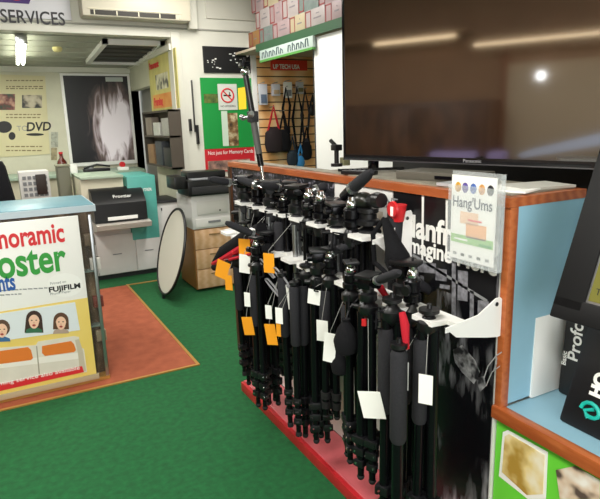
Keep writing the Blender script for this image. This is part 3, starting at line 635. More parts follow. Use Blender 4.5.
for k, (px0, py0, col) in enumerate(((84, 238, '#6a5a48'), (90, 262, '#c8c4bc'), (93, 300, '#7a3428'), (96, 334, '#9a8a70'))):
    p = on('y', 3.53, px0, py0); b = B(); b.box((p.x, 3.52, p.z-.05), (p.x+.06, 3.56, p.z+.02), .004)
    tag(b.build('display_item', M('disp%d' % k, col, .5)), ['small brown box in the counter glass by the poster top', 'small white card in the counter glass beside the poster', 'small dark red box low in the counter glass', 'small tan box near the bottom of the counter glass'][k], 'box')
# poster panel leaning on counter front
V = 3.475
t = thing('photo_prints_poster', (0, V, 0), 'large white and yellow poster for panoramic poster prints at lower left', 'poster')
b = B(); b.box((-.62, V, .06), (.385, V+.012, 1.055), .002); b.build('sheet', M('poster_white', '#efeeea', .35), t)
b = B(); b.box((-.64, V-.004, .025), (.40, V+.014, .06), .002); b.build('holder_rail', M('acrylic', '#b8a88a', .2), t)
zy = on('y', V, 50, 293).z
b = B(); b.box((-.62, V-.001, .061), (.385, V, on('y', V, 60, 302).z)); b.build('yellow_room_print', PYEL, t)
def txt_fit(s, px0, px1, pybase, size, mat, nm, bold=.002, right_anchor=True):
    pr = on('y', V, px1, pybase); pl = on('y', V, px0, pybase)
    o = text(t, nm, s, size, (pl.x, V-.0015, pr.z), FY, mat, 1, bold=bold)
    xs = [v.co.x for v in o.data.vertices]; k = 1
    xm = max(xs)
    if right_anchor:
        k = 1
        for v in o.data.vertices: v.co.x = v.co.x - xm + pr.x - t.location.x
    else:
        k = (pr.x-pl.x)/(max(xs)-min(xs)); x0 = min(xs)
        for v in o.data.vertices: v.co.x = (v.co.x-x0)*k + pl.x - t.location.x
    return o
def scalex(o, target_px0, target_px1, visible_frac):
    """stretch so that the last visible_frac of the word covers the pixel span"""
    xs = [v.co.x for v in o.data.vertices]; r = max(xs); full = r-min(xs)
    a = on('y', V, target_px0, 250).x; c = on('y', V, target_px1, 250).x
    k = ((c-a)/visible_frac)/full
    for v in o.data.vertices: v.co.x = r-(r-v.co.x)*k
o = txt_fit('Panoramic', 0, 65, 241, .16, PRINTR, 'lettering', .004); scalex(o, 0, 65, .76)
o = txt_fit('Poster', 0, 67.5, 269, .235, PRINTG, 'lettering', .006); scalex(o, 0, 67.5, .79)
o = txt_fit('Prints', 0, 16, 289, .14, PRINTB, 'lettering', .004); scalex(o, 0, 16, .48)
pixpoly('y', V, ell(65, 285, 18, 12), .001).build('white_disc', PAPER, t)
txt_fit('FUJIFILM', 48.5, 80.5, 287.5, .042, PRINTK, 'lettering', .0015, False)
txt_fit('Printed on', 50, 66, 282.5, .022, PRINTGR, 'lettering', 0, False)
txt_fit('Photo Paper', 50, 71, 292, .02, PRINTGR, 'lettering', 0, False)
b = B()
for (a, c, y) in ((0, 44, 290), (0, 20, 294.5)):
    x = a
    while x < c: wq = random.uniform(2, 5); pixpoly('y', V, rect(x, y-.06*x, x+wq, y+1.1-.06*x), .001, b); x += wq+1
b.build('small_print', PRINTGR, t)
# framed picture of three children
b = B(); pixpoly('y', V-.001, [(-30, 318), (75, 302), (80, 330), (-30, 345)], .002, b); b.build('picture_panel', M('print_backdrop', '#dfe6ea', .5), t)
for (cx, cy, s, sh, hc, lg) in ((2, 330, 9.0, '#3a6a9a', '#5a4030', 0), (34, 321, 9.0, '#2f6a4a', '#3a2218', 1), (61, 322.5, 8.5, '#b09a8a', '#5a3a24', .3)):
    V2 = V-.003; HM = M('print_hair'+hc, hc, .6)
    b = B(); pixpoly('y', V2, ell(cx, cy-2.2, s*.9, s*.92), .0008, b)
    if lg: pixpoly('y', V2, [(cx-s*.9, cy-2), (cx+s*.9, cy-2), (cx+s*(.9+.15*lg), cy+s*(.6+.7*lg)), (cx-s*(.9+.15*lg), cy+s*(.6+.7*lg))], .0007, b)
    b.build('hair', HM, t)
    pixpoly('y', V2, [(cx-s*.95, cy+s*1.35), (cx-s*.85, cy+s*.95), (cx-s*.3, cy+s*.72), (cx+s*.3, cy+s*.72), (cx+s*.85, cy+s*.92), (cx+s*.95, cy+s*1.25)], .0011).build('shirt', M('shirt'+sh, sh, .6), t)
    pixpoly('y', V2, [(cx+s*.62*math.sin(a*PI/9)*(1 if math.cos(a*PI/9) > 0 else .88), cy+.6-s*.78*math.cos(a*PI/9)) for a in range(18)], .0013).build('face', SKIN, t)
    b = B(); pixpoly('y', V2-.0013, ell(cx-s*.25, cy-.6, .9, .55, 8), .0006, b); pixpoly('y', V2-.0013, ell(cx+s*.25, cy-.8, .9, .55, 8), .0006, b); b.build('eyes', HAIR, t)
    pixpoly('y', V2-.0013, ell(cx, cy+1.6, .7, .9, 8), .0005).build('nose', M('print_nose', '#dba68c', .5), t)
    pixpoly('y', V2-.0013, ell(cx, cy+s*.48, s*.2, s*.13, 10), .0006).build('mouth', M('mouth_red', '#a8403a', .5), t)
# couch
def pp(pts, th, mat, nm, dv=0): return pixpoly('y', V-.001-dv, pts, th).build(nm, mat, t)
pp([(-30, 350), (36, 345), (38, 341.5), (74, 336), (79, 337), (80, 347), (84, 349), (87, 372), (-30, 388)], .001, PCOUCH, 'couch_print')
pp([(-30, 366), (82, 352), (84, 358), (-30, 372)], .0006, M('print_couch_light', '#efeae0', .55), 'seat_print', .001)
pp([(75, 340), (79, 339), (83, 351), (86, 371), (80, 372), (78, 354)], .0007, M('print_couch_shade', '#c6bca6', .55), 'arm_print', .001)
pp([(-28, 353), (0, 351), (28, 347), (31, 350), (33, 358), (31, 360), (0, 364), (-30, 367)], .0008, PORANGE, 'cushion_print', .0017)
pp([(42, 346), (71, 341), (74, 344), (76, 350), (74, 352), (45, 356), (42, 353)], .0008, PORANGE, 'cushion_print', .0017)
pp([(36, 346), (37.2, 346), (40, 374), (38.6, 374)], .0006, M('print_seam', '#a49c8a', .6), 'couch_seam', .0017)
pixpoly('y', V-.002, [(-30, 389), (0, 384), (82, 366), (84, 372), (0, 391), (-30, 396)], .0012).build('red_strip', PRINTR, t)
o = text(t, 'lettering', 'Mounting and framing service also available', .034, (0, V-.0038, 0), FY, PAPER, .72)
a0 = on('y', V, -60, 399); a1 = on('y', V, 80, 370.5); xs = [v.co.x for v in o.data.vertices]; k = (a1.x-a0.x)/(max(xs)-min(xs)); xm = min(xs); zb0 = min(v.co.z for v in o.data.vertices)
for v in o.data.vertices:
    f = (v.co.x-xm)*k; v.co.z = v.co.z-zb0 + a0.z-t.location.z + (a1.z-a0.z)*f/(a1.x-a0.x)+.002; v.co.x = f+a0.x-t.location.x
# dark chair back behind counter
t = thing('office_chair', (-.05, 4.6, 0), 'black high-backed office chair behind the left counter', 'chair')
c0 = Vector((-.17, 4.6, 0))
b = B(); b.box((-.44, 4.45, .72), (.10, 4.55, 1.32), .05, Matrix.Rotation(math.radians(-8), 3, 'Y')); b.build('backrest', FABB, t)
b = B(); b.box((-.42, 4.5, .45), (.08, 4.98, .53), .03); b.build('seat', FABB, t)
b = B(); b.tube([(-.17, 4.5, .9), (-.17, 4.42, .6), (-.17, 4.55, .46), (-.17, 4.75, .45)], .02); b.cyl((-.17, 4.75, .1), (-.17, 4.75, .45), .025); b.build('post', BLKM, t)
for k in range(5):
    a = k*2*PI/5; e = Vector((-.17+.28*math.cos(a), 4.75+.28*math.sin(a), .07)); b = B(); b.cyl((-.17, 4.75, .12), e, .02, .014); L_ = b.build('leg', BLK, t)
    b = B(); b.cyl(e+Vector((0, -.012, -.04)), e+Vector((0, .012, -.04)), .03); b.build('castor', RUBBER, L_)
# ================================================================== DISPLAY COUNTER
CX, CY0, CY1, CT = 1.30, 1.132, 3.34, 1.32
t = thing('display_counter', (1.45, 2.2, 0), 'long display counter with orange timber edge under the television', 'counter')
b = B(); b.box((CX+.002, CY0+.03, .06), (1.60, 2.3, CT-.03)); b.box((CX+.002, 2.3, .06), (1.40, CY1, CT-.03)); b.build('carcass', M('panel_white', '#dfdfdc', .45, var=.03), t)
b = B(); b.prism([(CX-.012, CY0, CT-.03), (1.63, CY0, CT-.03), (1.63, 2.32, CT-.03), (1.42, 2.32, CT-.03), (1.42, CY1+.02, CT-.03), (CX-.012, CY1+.02, CT-.03)], (0, 0, .028)); b.build('timber_edge', WOOD, t)
b = B(); b.box((CX+.03, CY0+.03, CT-.002), (1.61, 2.3, CT+.003)); b.box((CX+.03, 2.3, CT-.002), (1.40, CY1, CT+.003)); b.build('top_laminate', M('worn_top', '#8a8476', .5, var=.25, vs=9), t)
b = B(); b.box((1.75, .1, 0), (2.05, CY0+.02, CT), .003); b.build('rear_unit', BLUE, t)
b = B(); b.box((1.72, .1, CT), (2.06, CY0, CT+.025), .004); b.build('rear_top', WOOD, t)
b = B(); b.box((CX-.004, CY0, .62), (CX+.03, CY0+.026, CT-.03), .004); b.build('corner_post', WOOD, t)
b = B(); b.box((CX+.03, CY0+.002, .66), (1.75, CY0+.03, CT-.03)); b.build('recess_side', BLUE, t)
b = B(); b.box((CX+.02, .1, .63), (1.75, CY0+.002, .652)); b.build('recess_floor', BLUE, t)
b = B(); b.box((CX-.012, .1, .612), (CX+.02, CY0+.03, .655), .005); b.build('recess_edge', WOOD, t)
b = B(); b.box((CX+.02, .1, .0), (1.74, CY0+.03, .63)); b.build('lower_unit', M('panel_white', '#dfdfdc', .45), t)
t2 = thing('plinth', (1.2, 2.2, 0), 'low red plinth running along the foot of the display counter', 'plinth')
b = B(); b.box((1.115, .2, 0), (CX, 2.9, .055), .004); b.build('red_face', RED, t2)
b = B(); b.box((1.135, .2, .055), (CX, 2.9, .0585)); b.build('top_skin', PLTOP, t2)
# green poster on the lower unit
V = CX+.018
t = thing('green_poster', (V, .8, 0), 'lime green poster with photo diamonds below the recess edge', 'poster')
b = B(); b.box((V-.006, .12, .0), (V, CY0+.025, .608)); b.build('sheet', LIME, t)
b = B(); b.box((V-.0075, .12, 0), (V-.006, .92, .36)); b.prism([(V-.006, .92, 0), (V-.006, 1.17, 0), (V-.006, 1.13, .3), (V-.006, .92, .36)], (-.0015, 0, 0)); b.build('pale_field', M('print_pale_green', '#cfe8c8', .45), t)
b = B(); pixpoly('x', V-.0076, [(503, 432), (508, 430), (548, 452), (546, 499), (528, 499), (499, 476)], .001, b); b.build('photo_border', PAPER, t)
pixpoly('x', V-.0086, [(505, 436), (509, 434), (545, 455), (543, 494), (527, 495), (502, 472)], .001).build('photo_print', ramp_mat('diamond_photo', 'noise', [(.35, '#b08c3a'), (.5, '#e6cf8c'), (.65, '#f3ead0')], vscale=9, detail=3), t)
pixpoly('x', V-.0086, [(556, 470), (575, 466), (600, 480), (600, 499), (560, 499)], .001).build('photo_print', ramp_mat('second_photo', 'noise', [(.4, '#5a4a44'), (.5, '#d8c0a8'), (.65, '#f0ece4')], vscale=14, detail=2), t)
# city photograph poster on the counter front (black, white lettering)
V = CX
t = thing('tripod_brand_poster', (V, 1.45, .1), 'tall black city photograph poster with white lettering on the counter front', 'poster')
m = bpy.data.materials.new('city_print'); m.use_nodes = True; nt = m.node_tree; bs = nt.nodes['Principled BSDF']; bs.inputs['Roughness'].default_value = .25
tc = nt.nodes.new('ShaderNodeTexCoord')
mp = nt.nodes.new('ShaderNodeMapping'); mp.inputs['Scale'].default_value = (1, 14, 3); mp.inputs['Rotation'].default_value = (.7, 0, 0); nt.links.new(tc.outputs['Object'], mp.inputs[0])
n1 = nt.nodes.new('ShaderNodeTexNoise'); n1.inputs['Scale'].default_value = 2.2; n1.inputs['Detail'].default_value = 8; nt.links.new(mp.outputs[0], n1.inputs['Vector'])
r1_ = nt.nodes.new('ShaderNodeValToRGB'); r1_.color_ramp.elements[0].position = .46; r1_.color_ramp.elements[0].color = rgb('#16161a'); r1_.color_ramp.elements[1].position = .72; r1_.color_ramp.elements[1].color = rgb('#b8b8be')
nt.links.new(n1.outputs[0], r1_.inputs[0])
n2 = nt.nodes.new('ShaderNodeTexNoise'); n2.inputs['Scale'].default_value = 3.2; n2.inputs['Detail'].default_value = 1; nt.links.new(tc.outputs['Object'], n2.inputs['Vector'])
r2_ = nt.nodes.new('ShaderNodeValToRGB'); r2_.color_ramp.elements[0].position = .42; r2_.color_ramp.elements[1].position = .56
nt.links.new(n2.outputs[0], r2_.inputs[0])
mx = nt.nodes.new('ShaderNodeMix'); mx.data_type = 'RGBA'; nt.links.new(r2_.outputs[0], mx.inputs[0]); mx.inputs[6].default_value = rgb('#0e0e12'); nt.links.new(r1_.outputs[0], mx.inputs[7]); nt.links.new(mx.outputs[2], bs.inputs['Base Color'])
b = B(); b.box((V-.003, CY0+.035, .06), (V+.001, 1.685, CT-.032)); b.build('sheet', m, t)
K = PRINTK
b = B(); b.box((V-.0036, CY0+.04, .97), (V-.003, 1.683, CT-.034)); b.build('black_band', M('poster_black', '#0f0f12', .35), t)
b = B()
for px_, y0, y1 in ((423, 190, 262), (447, 192, 262), (462, 196, 262)):
    pixpoly('x', V-.0036, [(px_-1, y0), (px_+1.2, y0), (px_+.2, y1), (px_-1.6, y1)], .0006, b)
b.build('white_stripes', PAPER, t)
def wfit(s, y_left, y_right, z, size, bold, frac=1):
    o = text(t, 'lettering', s, size, (V-.0046, y_left, z), FX, PAPER, 1, ext=.0005, bold=bold)
    ys_ = [v.co.y for v in o.data.vertices]; a, c = max(ys_), min(ys_); k = (y_left-y_right)/(a-c)
    for v in o.data.vertices: v.co.y = (v.co.y-a)*k + y_left - t.location.y
wfit('Manfrotto', 1.635, 1.165, on('x', V, 433, 241).z, .112, .0035)
wfit('imagine More', 1.60, 1.172, on('x', V, 433, 257.5).z, .078, .002)
wfit('e', 1.60, 1.565, .955, .07, .0)
# skyline shapes and lit street details of the city picture
b = B()
for (x0, y0, x1, y1) in ((452, 262, 456, 330), (458, 270, 468, 300), (470, 290, 474, 330), (436, 268, 447, 280), (418, 262, 436, 272), (478, 300, 489, 318), (420, 275, 424, 290), (440, 284, 450, 288)):
    pixpoly('x', V-.0032, [(x0, y0), (x1, y0+1.5), (x1-.4, y1+1.5), (x0-.4, y1)], .0006, b)
b.build('building_print', M('print_midgrey', '#7c7c82', .5, var=.5, vs=60), t)
pixpoly('x', V-.0032, [(411, 255), (414, 254), (488, 300), (486, 302)], .0006).build('bridge_line', PRINTGR, t)
b = B(); pixpoly('x', V-.0032, [(453, 350), (462, 345), (475, 360), (480, 372), (474, 384), (462, 372), (455, 362)], .0006, b); pixpoly('x', V-.0032, [(476, 378), (484, 376), (486, 386), (480, 392)], .0006, b)
b.build('boat_print', ramp_mat('boat_noise', 'noise', [(.4, '#2a2a2e'), (.55, '#a8a8ac'), (.7, '#d8d8dc')], vscale=30), t)
b = B()
for k in range(4): pixpoly('x', V-.0032, [(493+k*1.6, 372-k*5), (494+k*1.6, 371-k*5), (500, 350+k*10), (499, 351+k*10)], .0006, b)
b.tube([on('x', V-.0035, *q) for q in ((484, 378), (488, 366), (496, 356), (502, 352))], .0018); b.tube([on('x', V-.0035, *q) for q in ((486, 386), (492, 372), (500, 366))], .0015); b.build('pram_print', M('print_light', '#b8b8bc', .5), t)
# white poster with faint lettering, then dark patterned poster to the far end
t = thing('white_poster', (V, 1.9, .9), 'white poster strip beside the black city poster behind tripod heads', 'poster')
b = B(); b.box((V-.003, 1.69, .62), (V+.001, 2.10, CT-.034)); b.build('sheet', M('poster_white', '#efeeea', .35), t)
wf = text(t, 'lettering', 'HAHNE', .06, (V-.004, 1.86, 1.22), FX, PRINTGR, 1)
b = B(); b.box((V-.004, 1.75, 1.12), (V-.003, 1.98, 1.2)); b.build('picture', ramp_mat('beige_pic', 'noise', [(.4, '#c8b8a4'), (.6, '#e4dcd0')], vscale=10), t)
t = thing('pattern_poster', (V, 2.8, .7), 'dark poster with silvery pattern at the far end of the counter', 'poster')
b = B(); b.box((V-.003, 2.11, .35), (V+.001, CY1-.01, CT-.034)); b.build('sheet', ramp_mat('silver_pattern', 'noise', [(.45, '#17171b'), (.55, '#2c2c34'), (.66, '#8c8894')], vscale=26, detail=4, dist=2), t)
b = B(); b.box((CX-.02, CY1-.02, .06), (CX+.001, CY1+.01, CT-.03)); b.build('edge_bead', DARKWOOD, t)
# ------------------------------------------------ racks
def rack(name, z, xf, y0, y1, label, pitch, gusset, hgt):
    t = thing(name, (CX, (y0+y1)/2, z), label, 'shelf')
    b = B(); n = max(2, int((y1-y0)/pitch)); s = (y1-y0)/n
    # comb-shaped tray: fingers separated by slots
    pts = [(xf+.10, y0), (xf+.10, y1)]
    y = y1
    for k in range(n):
        ya_ = y1-k*s; pts += [(xf, ya_-.004), (xf, ya_-s*.62), (xf+.055, ya_-s*.66), (xf+.055, ya_-s*.96)]
    pts += [(xf, y0)]
    b.prism([(p[0], p[1], z-.011) for p in pts], (0, 0, .014)); b.build('tray', STEELW, t)
    for yy in (y0-.0045, y1+.0005, (y0+y1)/2):
        b = B(); b.prism([(CX-.005, yy, z+hgt*.5), (CX-.012, yy, z+hgt*.56), (CX-.03, yy, z+hgt*.55), (CX-.10, yy, z+.022), (xf+.06, yy, z+.014), (xf-.002, yy, z+.006), (xf+.04, yy, z-.03), (CX-.06, yy, z-hgt*.52), (CX-.02, yy, z-hgt*.58), (CX-.005, yy, z-hgt*.58)], (0, .004, 0)); b.build('end_bracket', STEELW, t)
        b = B(); b.cyl((CX-.03, yy-.004, z+hgt*.4), (CX-.03, yy+.008, z+hgt*.4), .007, n=10); b.build('bolt', CHROME, t)
    return t
rack('upper_rack', 1.135, 1.122, 1.575, 2.86, 'upper white slotted metal rack holding tripod heads', .16, True, .17)
rack('lower_rack', .955, 1.075, 1.151, 2.98, 'lower white slotted metal rack with the long tripods', .15, True, .11)
# ================================================================== TRIPODS
def ballhead(parent, s=1.0, side=1, plate=True, z0=.0):
    b = B(); b.lathe([(.024, 0), (.028, .004), (.028, .02), (.022, .025), (.026, .03), (.026, .055), (.021, .062), (.016, .064)], (0, 0, z0), 18); b.build('ball_head', BLKM, parent, True)
    b = B(); b.ball((0, 0, z0+.07), .018); b.cyl((0, 0, z0+.078), (0, 0, z0+.095), .011); b.build('ball', CHROME, parent, True)
    if plate:
        b = B(); b.box((-.026, -.024, z0+.095), (.026, .024, z0+.106), .003); b.cyl((0, 0, z0+.106), (0, 0, z0+.115), .004, n=8); b.build('quick_plate', BLK, parent, True)
    b = B(); b.cyl((side*.024, 0, z0+.04), (side*.04, 0, z0+.04), .006); b.cyl((side*.04, 0, z0+.04), (side*.056, 0, z0+.04), .013); b.build('knob', BLK, parent, True)
def panhead(parent, ang=0.6, up=.6, hl=.19, z0=0, ring=True, s=1.0):
    b = B(); b.lathe([(.027, 0), (.03, .005), (.03, .028), (.02, .034), (.02, .05)], (0, 0, z0), 18); b.build('pan_base', BLK, parent, True)
    b = B(); b.box((-.022, -.03, z0+.05), (.022, .03, z0+.09), .006); b.cyl((-.04, 0, z0+.068), (.04, 0, z0+.068), .017); b.build('tilt_body', BLKM, parent, True)
    b = B(); b.box((-.03, -.038, z0+.09), (.03, .038, z0+.103), .003); b.build('platform', BLK, parent, True)
    d = Vector((math.cos(ang)*math.cos(up), math.sin(ang)*math.cos(up), math.sin(up))); o = Vector((0, 0, z0+.06))
    b = B(); b.cyl(o, o+d*.08, .006, n=10); b.build('handle_rod', CHROME, parent, True)
    b = B(); b.tube([o+d*.075, o+d*.1, o+d*hl, o+d*(hl+.02)], [.012, .017, .015, .008], 12); g = b.build('handle_grip', FOAM, parent, True)
    if ring: b = B(); b.cyl(o+d*.07, o+d*.082, .0185); b.build('grip_ring', ALU, g, True)
def leg_set(parent, L, r=.0145, foam=0, nclip=3, twist=False, spread=.026, mat=None):
    for k in range(3):
        a = k*2*PI/3+PI/6; c, s = math.cos(a), math.sin(a); top = Vector((c*.02, s*.02, -.03)); bot = Vector((c*spread, s*spread, -L))
        def at(f): return top.lerp(bot, f)
        b = B(); seg = [0]+[.97-.075*(nclip-j) for j in range(nclip)]+[.975]; rr = r
        for j in range(len(seg)-1):
            b.cyl(at(seg[j]), at(seg[j+1]), rr, rr*.97, 12); rr *= .9
        lg = b.build('leg', mat or BLKM, parent, True)
        rr = r
        for j in range(1, len(seg)-1):
            p = at(seg[j]); b = B()
            if twist: b.cyl(p+Vector((0, 0, .014)), p-Vector((0, 0, .016)), rr*1.3, rr*1.2, 12)
            else:
                b.box(p-Vector((rr*1.35, rr*1.35, .016)), p+Vector((rr*1.35, rr*1.35, .014)), .003); q = p+Vector((c*rr*1.6, s*rr*1.6, 0)); b.box(q-Vector((.006, .006, .014)), q+Vector((.006, .006, .012)), .002)
            b.build('leg_lock', RUBBER if twist else BLK, lg, True); rr *= .86
            if not twist: b = B(); q = p+Vector((c*rr*1.75, s*rr*1.75, 0)); b.cyl(q-Vector((s*.009, -c*.009, 0)), q+Vector((s*.009, -c*.009, 0)), .0048, n=8); b.build('rivet', CHROME, lg, True)
        b = B(); b.tube([at(.965), at(.985), at(1.0)], [.008, .0135, .010], 10); b.build('rubber_foot', RUBBER, lg, True)
        if foam and k < foam: b = B(); b.tube([at(.04), at(.06), at(.38), at(.40)], [r*1.1, r*1.45, r*1.45, r*1.1], 14); b.build('foam_sleeve', FOAM, lg, True)
def shoulder(parent, r=.032, mat=None):
    b = B(); b.lathe([(.012, -.055), (.024, -.045), (r, -.03), (r, -.008), (.022, 0), (.014, .012)], (0, 0, 0), 18); b.build('shoulder_casting', mat or BLK, parent, True)
    b = B(); b.cyl((0, 0, -.3), (0, 0, .02), .011); b.build('centre_column', ALU if mat else BLKM, parent, True)
    b = B(); b.cyl((r-.002, 0, -.02), (r+.02, 0, -.02), .011, .009); b.build('column_knob', BLK, parent, True)
    b = B(); b.tube([(-.02, .01, -.01), (-.055, .02, .0), (-.06, .02, -.05), (-.03, .015, -.06)], .0035); b.build('carry_loop', FABB, parent, True)
PROTO = {}
def proto(kind):
    t = bpy.data.objects.new('folded_tripod', None); COL.objects.link(t)
    if kind == 'ball': shoulder(t); ballhead(t, z0=.012); leg_set(t, .70, foam=1)
    elif kind == 'ball2': shoulder(t, .03); ballhead(t, side=-1, z0=.012); leg_set(t, .60, .0155, foam=2, twist=True, nclip=2)
    elif kind == 'pan': shoulder(t); panhead(t, 2.6, .5, z0=.012); leg_set(t, .74, .0155, foam=0)
    elif kind == 'pan2': shoulder(t, mat=DGREY); panhead(t, -1.8, -.5, .16, z0=.012); leg_set(t, .66, .0145, foam=0, mat=DGREY)
    elif kind == 'small': shoulder(t, .026); ballhead(t, z0=.012, plate=False); leg_set(t, .40, .010, nclip=2, spread=.022)
    elif kind == 'smallpan': shoulder(t, .026, mat=DGREY); panhead(t, .9, .25, .15, z0=.012); leg_set(t, .42, .0095, nclip=2, spread=.022, mat=ALU)
    elif kind == 'nohead':
        shoulder(t, .034); b = B(); b.lathe([(.014, .012), (.03, .02), (.03, .03), (.008, .032), (.006, .045)], (0, 0, 0)); b.build('mount_plate', BLK, t, True); leg_set(t, .78, .0165, foam=2)
    elif kind in ('mono', 'mono2'):
        t.name = 'monopod'; g = FOAM
        L = .72 if kind == 'mono' else .62
        b = B(); b.cyl((0, 0, -.02), (0, 0, -L*.78), .0155, .015, 16); b.cyl((0, 0, -L*.77), (0, 0, -L), .013, .0105, 14); b.build('tube', BLKM, t, True)
        b = B(); b.tube([(0, 0, .0), (0, 0, -.012), (0, 0, -.27), (0, 0, -.282)], [.016, .0205, .0205, .016], 16); b.build('foam_grip', g, t, True)
        b = B(); b.lathe([(.012, .0), (.02, .008), (.02, .02), (.006, .022), (.005, .035)], (0, 0, 0)); b.build('mount_plate', BLK if kind == 'mono' else REDP, t, True)
        for j in range(3): b = B(); z = -L*(.77+.07*j); b.box((-.017, -.017, z-.016), (.017, .017, z+.014), .004); b.cyl((-.02, -.008, z), (-.02, .008, z), .005, n=8); b.build('leg_lock', BLK, t, True)
        b = B(); b.lathe([(.006, -.02), (.013, -.016), (.013, 0), (.008, .012)], (0, 0, -L)); b.build('rubber_foot', RUBBER, t, True)
        b = B(); b.tube([(.018, 0, -.01), (.04, .01, -.03), (.045, .01, -.12), (.03, .005, -.17), (.02, 0, -.1), (.018, 0, -.02)], .004); b.build('wrist_strap', FABB, t, True)
    COL.objects.unlink(t)
    for c in t.children_recursive: COL.objects.unlink(c)
    return t
def price_tag(parent, col, off, w_, h_, loc, yaw, zt=-.02, gray=True, tilt=0):
    """a card on a string; off is in the tripod's own space, turned back to face the aisle"""
    R3 = Matrix.Rotation(-yaw, 4, 'Z')
    b = B(); z = off[2]
    b.box((-.0008, -w_/2, -h_), (.0008, w_/2, 0)); bm_rot = R3 @ Matrix.Rotation(-PI/2*0, 4, 'Z') @ Matrix.Rotation(math.radians(35), 4, 'Z') @ Matrix.Rotation(tilt, 4, 'X')
    b.bm.transform(Matrix.Translation(R3 @ Vector(off)) @ bm_rot)
    g = b.build('price_tag', col, parent, True)
    b = B(); o = R3 @ Vector(off); b.tube([Vector((0, 0, zt)) + (o-Vector((0, 0, o.z))).normalized()*.02, o+Vector((0, 0, .01)), o],   .0008, 6); b.build('tag_string', M('string_grey', '#a8a8a4', .8), g, True)
def place(kind, px_, x, z, label, rz=0, lean=(0, 0), tags=(), scale=1, grp=None):
    if kind not in PROTO: PROTO[kind] = proto(kind)
    src = PROTO[kind]; t = dup(src); y = y_at(px_, x, z)
    t.location = (x, y, z); t.rotation_euler = (lean[0], lean[1], rz); t.scale = scale if isinstance(scale, tuple) else (1.06, 1.06, scale)
    tag(t, label, 'monopod' if 'mono' in kind else 'tripod', grp)
    for (col, off, w_, h_, *r) in tags: price_tag(t, col, off, w_, h_, t.location, rz, tilt=(r[0] if r else 0))
    return t
G1 = 'tripods in the upper rack'; G2 = 'tripods and monopods in the lower rack'
OR, WH, YE = ORANGE, PAPER, YELLOW
# upper rack (far to near)
U = (1.28, 1.28, 1.22)
place('smallpan', 245, 1.16, 1.14, 'small tripod with levelled pan handle, farthest in the upper rack', 2.4, grp=G1, scale=U)
place('small', 258, 1.16, 1.14, 'small tripod with bare black ball, second from far end of upper rack', .5, grp=G1, scale=U, tags=((WH, (-.05, -.02, -.11), .03, .05),))
place('smallpan', 271, 1.16, 1.14, 'small silver-legged pan head tripod carrying an orange and white tag pair', 1.1, grp=G1, scale=U, tags=((OR, (-.125, -.02, -.105), .05, .062), (WH, (-.13, -.03, -.165), .048, .075, .06)))
place('ball', 284, 1.16, 1.14, 'ball head tripod fourth from the far end of upper rack', 2.0, grp=G1, scale=(1.25, 1.25, .75))
place('smallpan', 297, 1.16, 1.14, 'pan head tripod with one orange tag, middle of the upper rack', -1.0, grp=G1, scale=U, tags=((OR, (-.125, -.02, -.12), .042, .072),))
place('small', 309, 1.16, 1.14, 'bare ball tripod just right of the single orange tagged one', .9, grp=G1, scale=U)
place('small', 321, 1.16, 1.14, 'short tripod with black collar in front of its neighbours, upper rack', 2.2, grp=G1, scale=U)
place('pan2', 337, 1.16, 1.14, 'dark grey pan head tripod with handle angled down in upper rack', 2.9, grp=G1, scale=(1.25, 1.25, .85), tags=((WH, (-.06, -.02, -.16), .05, .07),))
place('small', 352, 1.16, 1.14, 'small ball tripod just behind the large nearest head', .1, grp=G1, scale=U)
for px_, kd, rz, l in ((251, 'pan', .2, 'pan head with handle towards the wall, far end back row of upper rack'), (264, 'pan2', 1.9, 'dark grey pan head behind the orange and white tagged tripod'), (277, 'pan', -.5, 'pan head with raised handle behind the left middle of upper rack'), (291, 'smallpan', 2.6, 'silver-legged pan head behind the middle of upper rack'), (303, 'pan', 1.5, 'pan head with black grip crossing the middle of upper rack'), (315, 'ball', .7, 'ball head tripod behind the black collared short one'), (328, 'pan', 2.2, 'pan head tripod left of the dark grey one in upper rack back row'), (344, 'ball', 1.3, 'ball head tripod in upper rack back row near the large head')):
    place(kd, px_, 1.243, 1.15, l, rz, grp=G1, scale=(1.2, 1.2, .66 if kd != 'smallpan' else 1.1))
# the big near head with a long grip pointing up
t = thing('video_head_tripod', (1.20, y_at(368, 1.20, 1.14), 1.155), 'largest tripod head with thick grip pointing up right, nearest in the upper rack', 'tripod', G1)
L0 = t.location
shoulder(t, .036); b = B(); b.lathe([(.03, .01), (.045, .014), (.045, .03), (.033, .036), (.033, .055), (.04, .06), (.04, .075)], (0, 0, 0), 22); b.build('pan_base', BLK, t, True)
b = B(); b.ball((0, .03, .10), .04, (1, 1.15, .8), 18); b.build('tilt_body', M('olive_black', '#1e1f1a', .3), t, True)
b = B(); b.cyl((0, -.02, .105), (0, -.055, .11), .024, .028, 18); b.cyl((0, -.055, .11), (0, -.085, .112), .03, .026, 18); b.build('tension_knob', BLK, t, True)
b = B(); b.cyl((0, .06, .03), (-.02, .10, .03), .024, .02, 16); b.build('pan_lock', BLK, t, True)
d = Vector((0, -.86, .50)).normalized(); o = Vector((-.02, .12, .115))
b = B(); b.cyl((0, .05, .11), (-.02, .13, .12), .012); b.tube([o-d*.02, o+d*.05], [.018, .022], 14); b.build('grip_neck', BLKM, t, True)
b = B(); b.cyl(o+d*.05, o+d*.068, .0255, n=18); b.build('grip_ring', ALU, t, True)
b = B(); b.tube([o+d*.068, o+d*.09, o+d*.17, o+d*.20], [.02, .0235, .02, .009], 16); b.build('grip', FOAM, t, True)
leg_set(t, .44, .014, nclip=2)
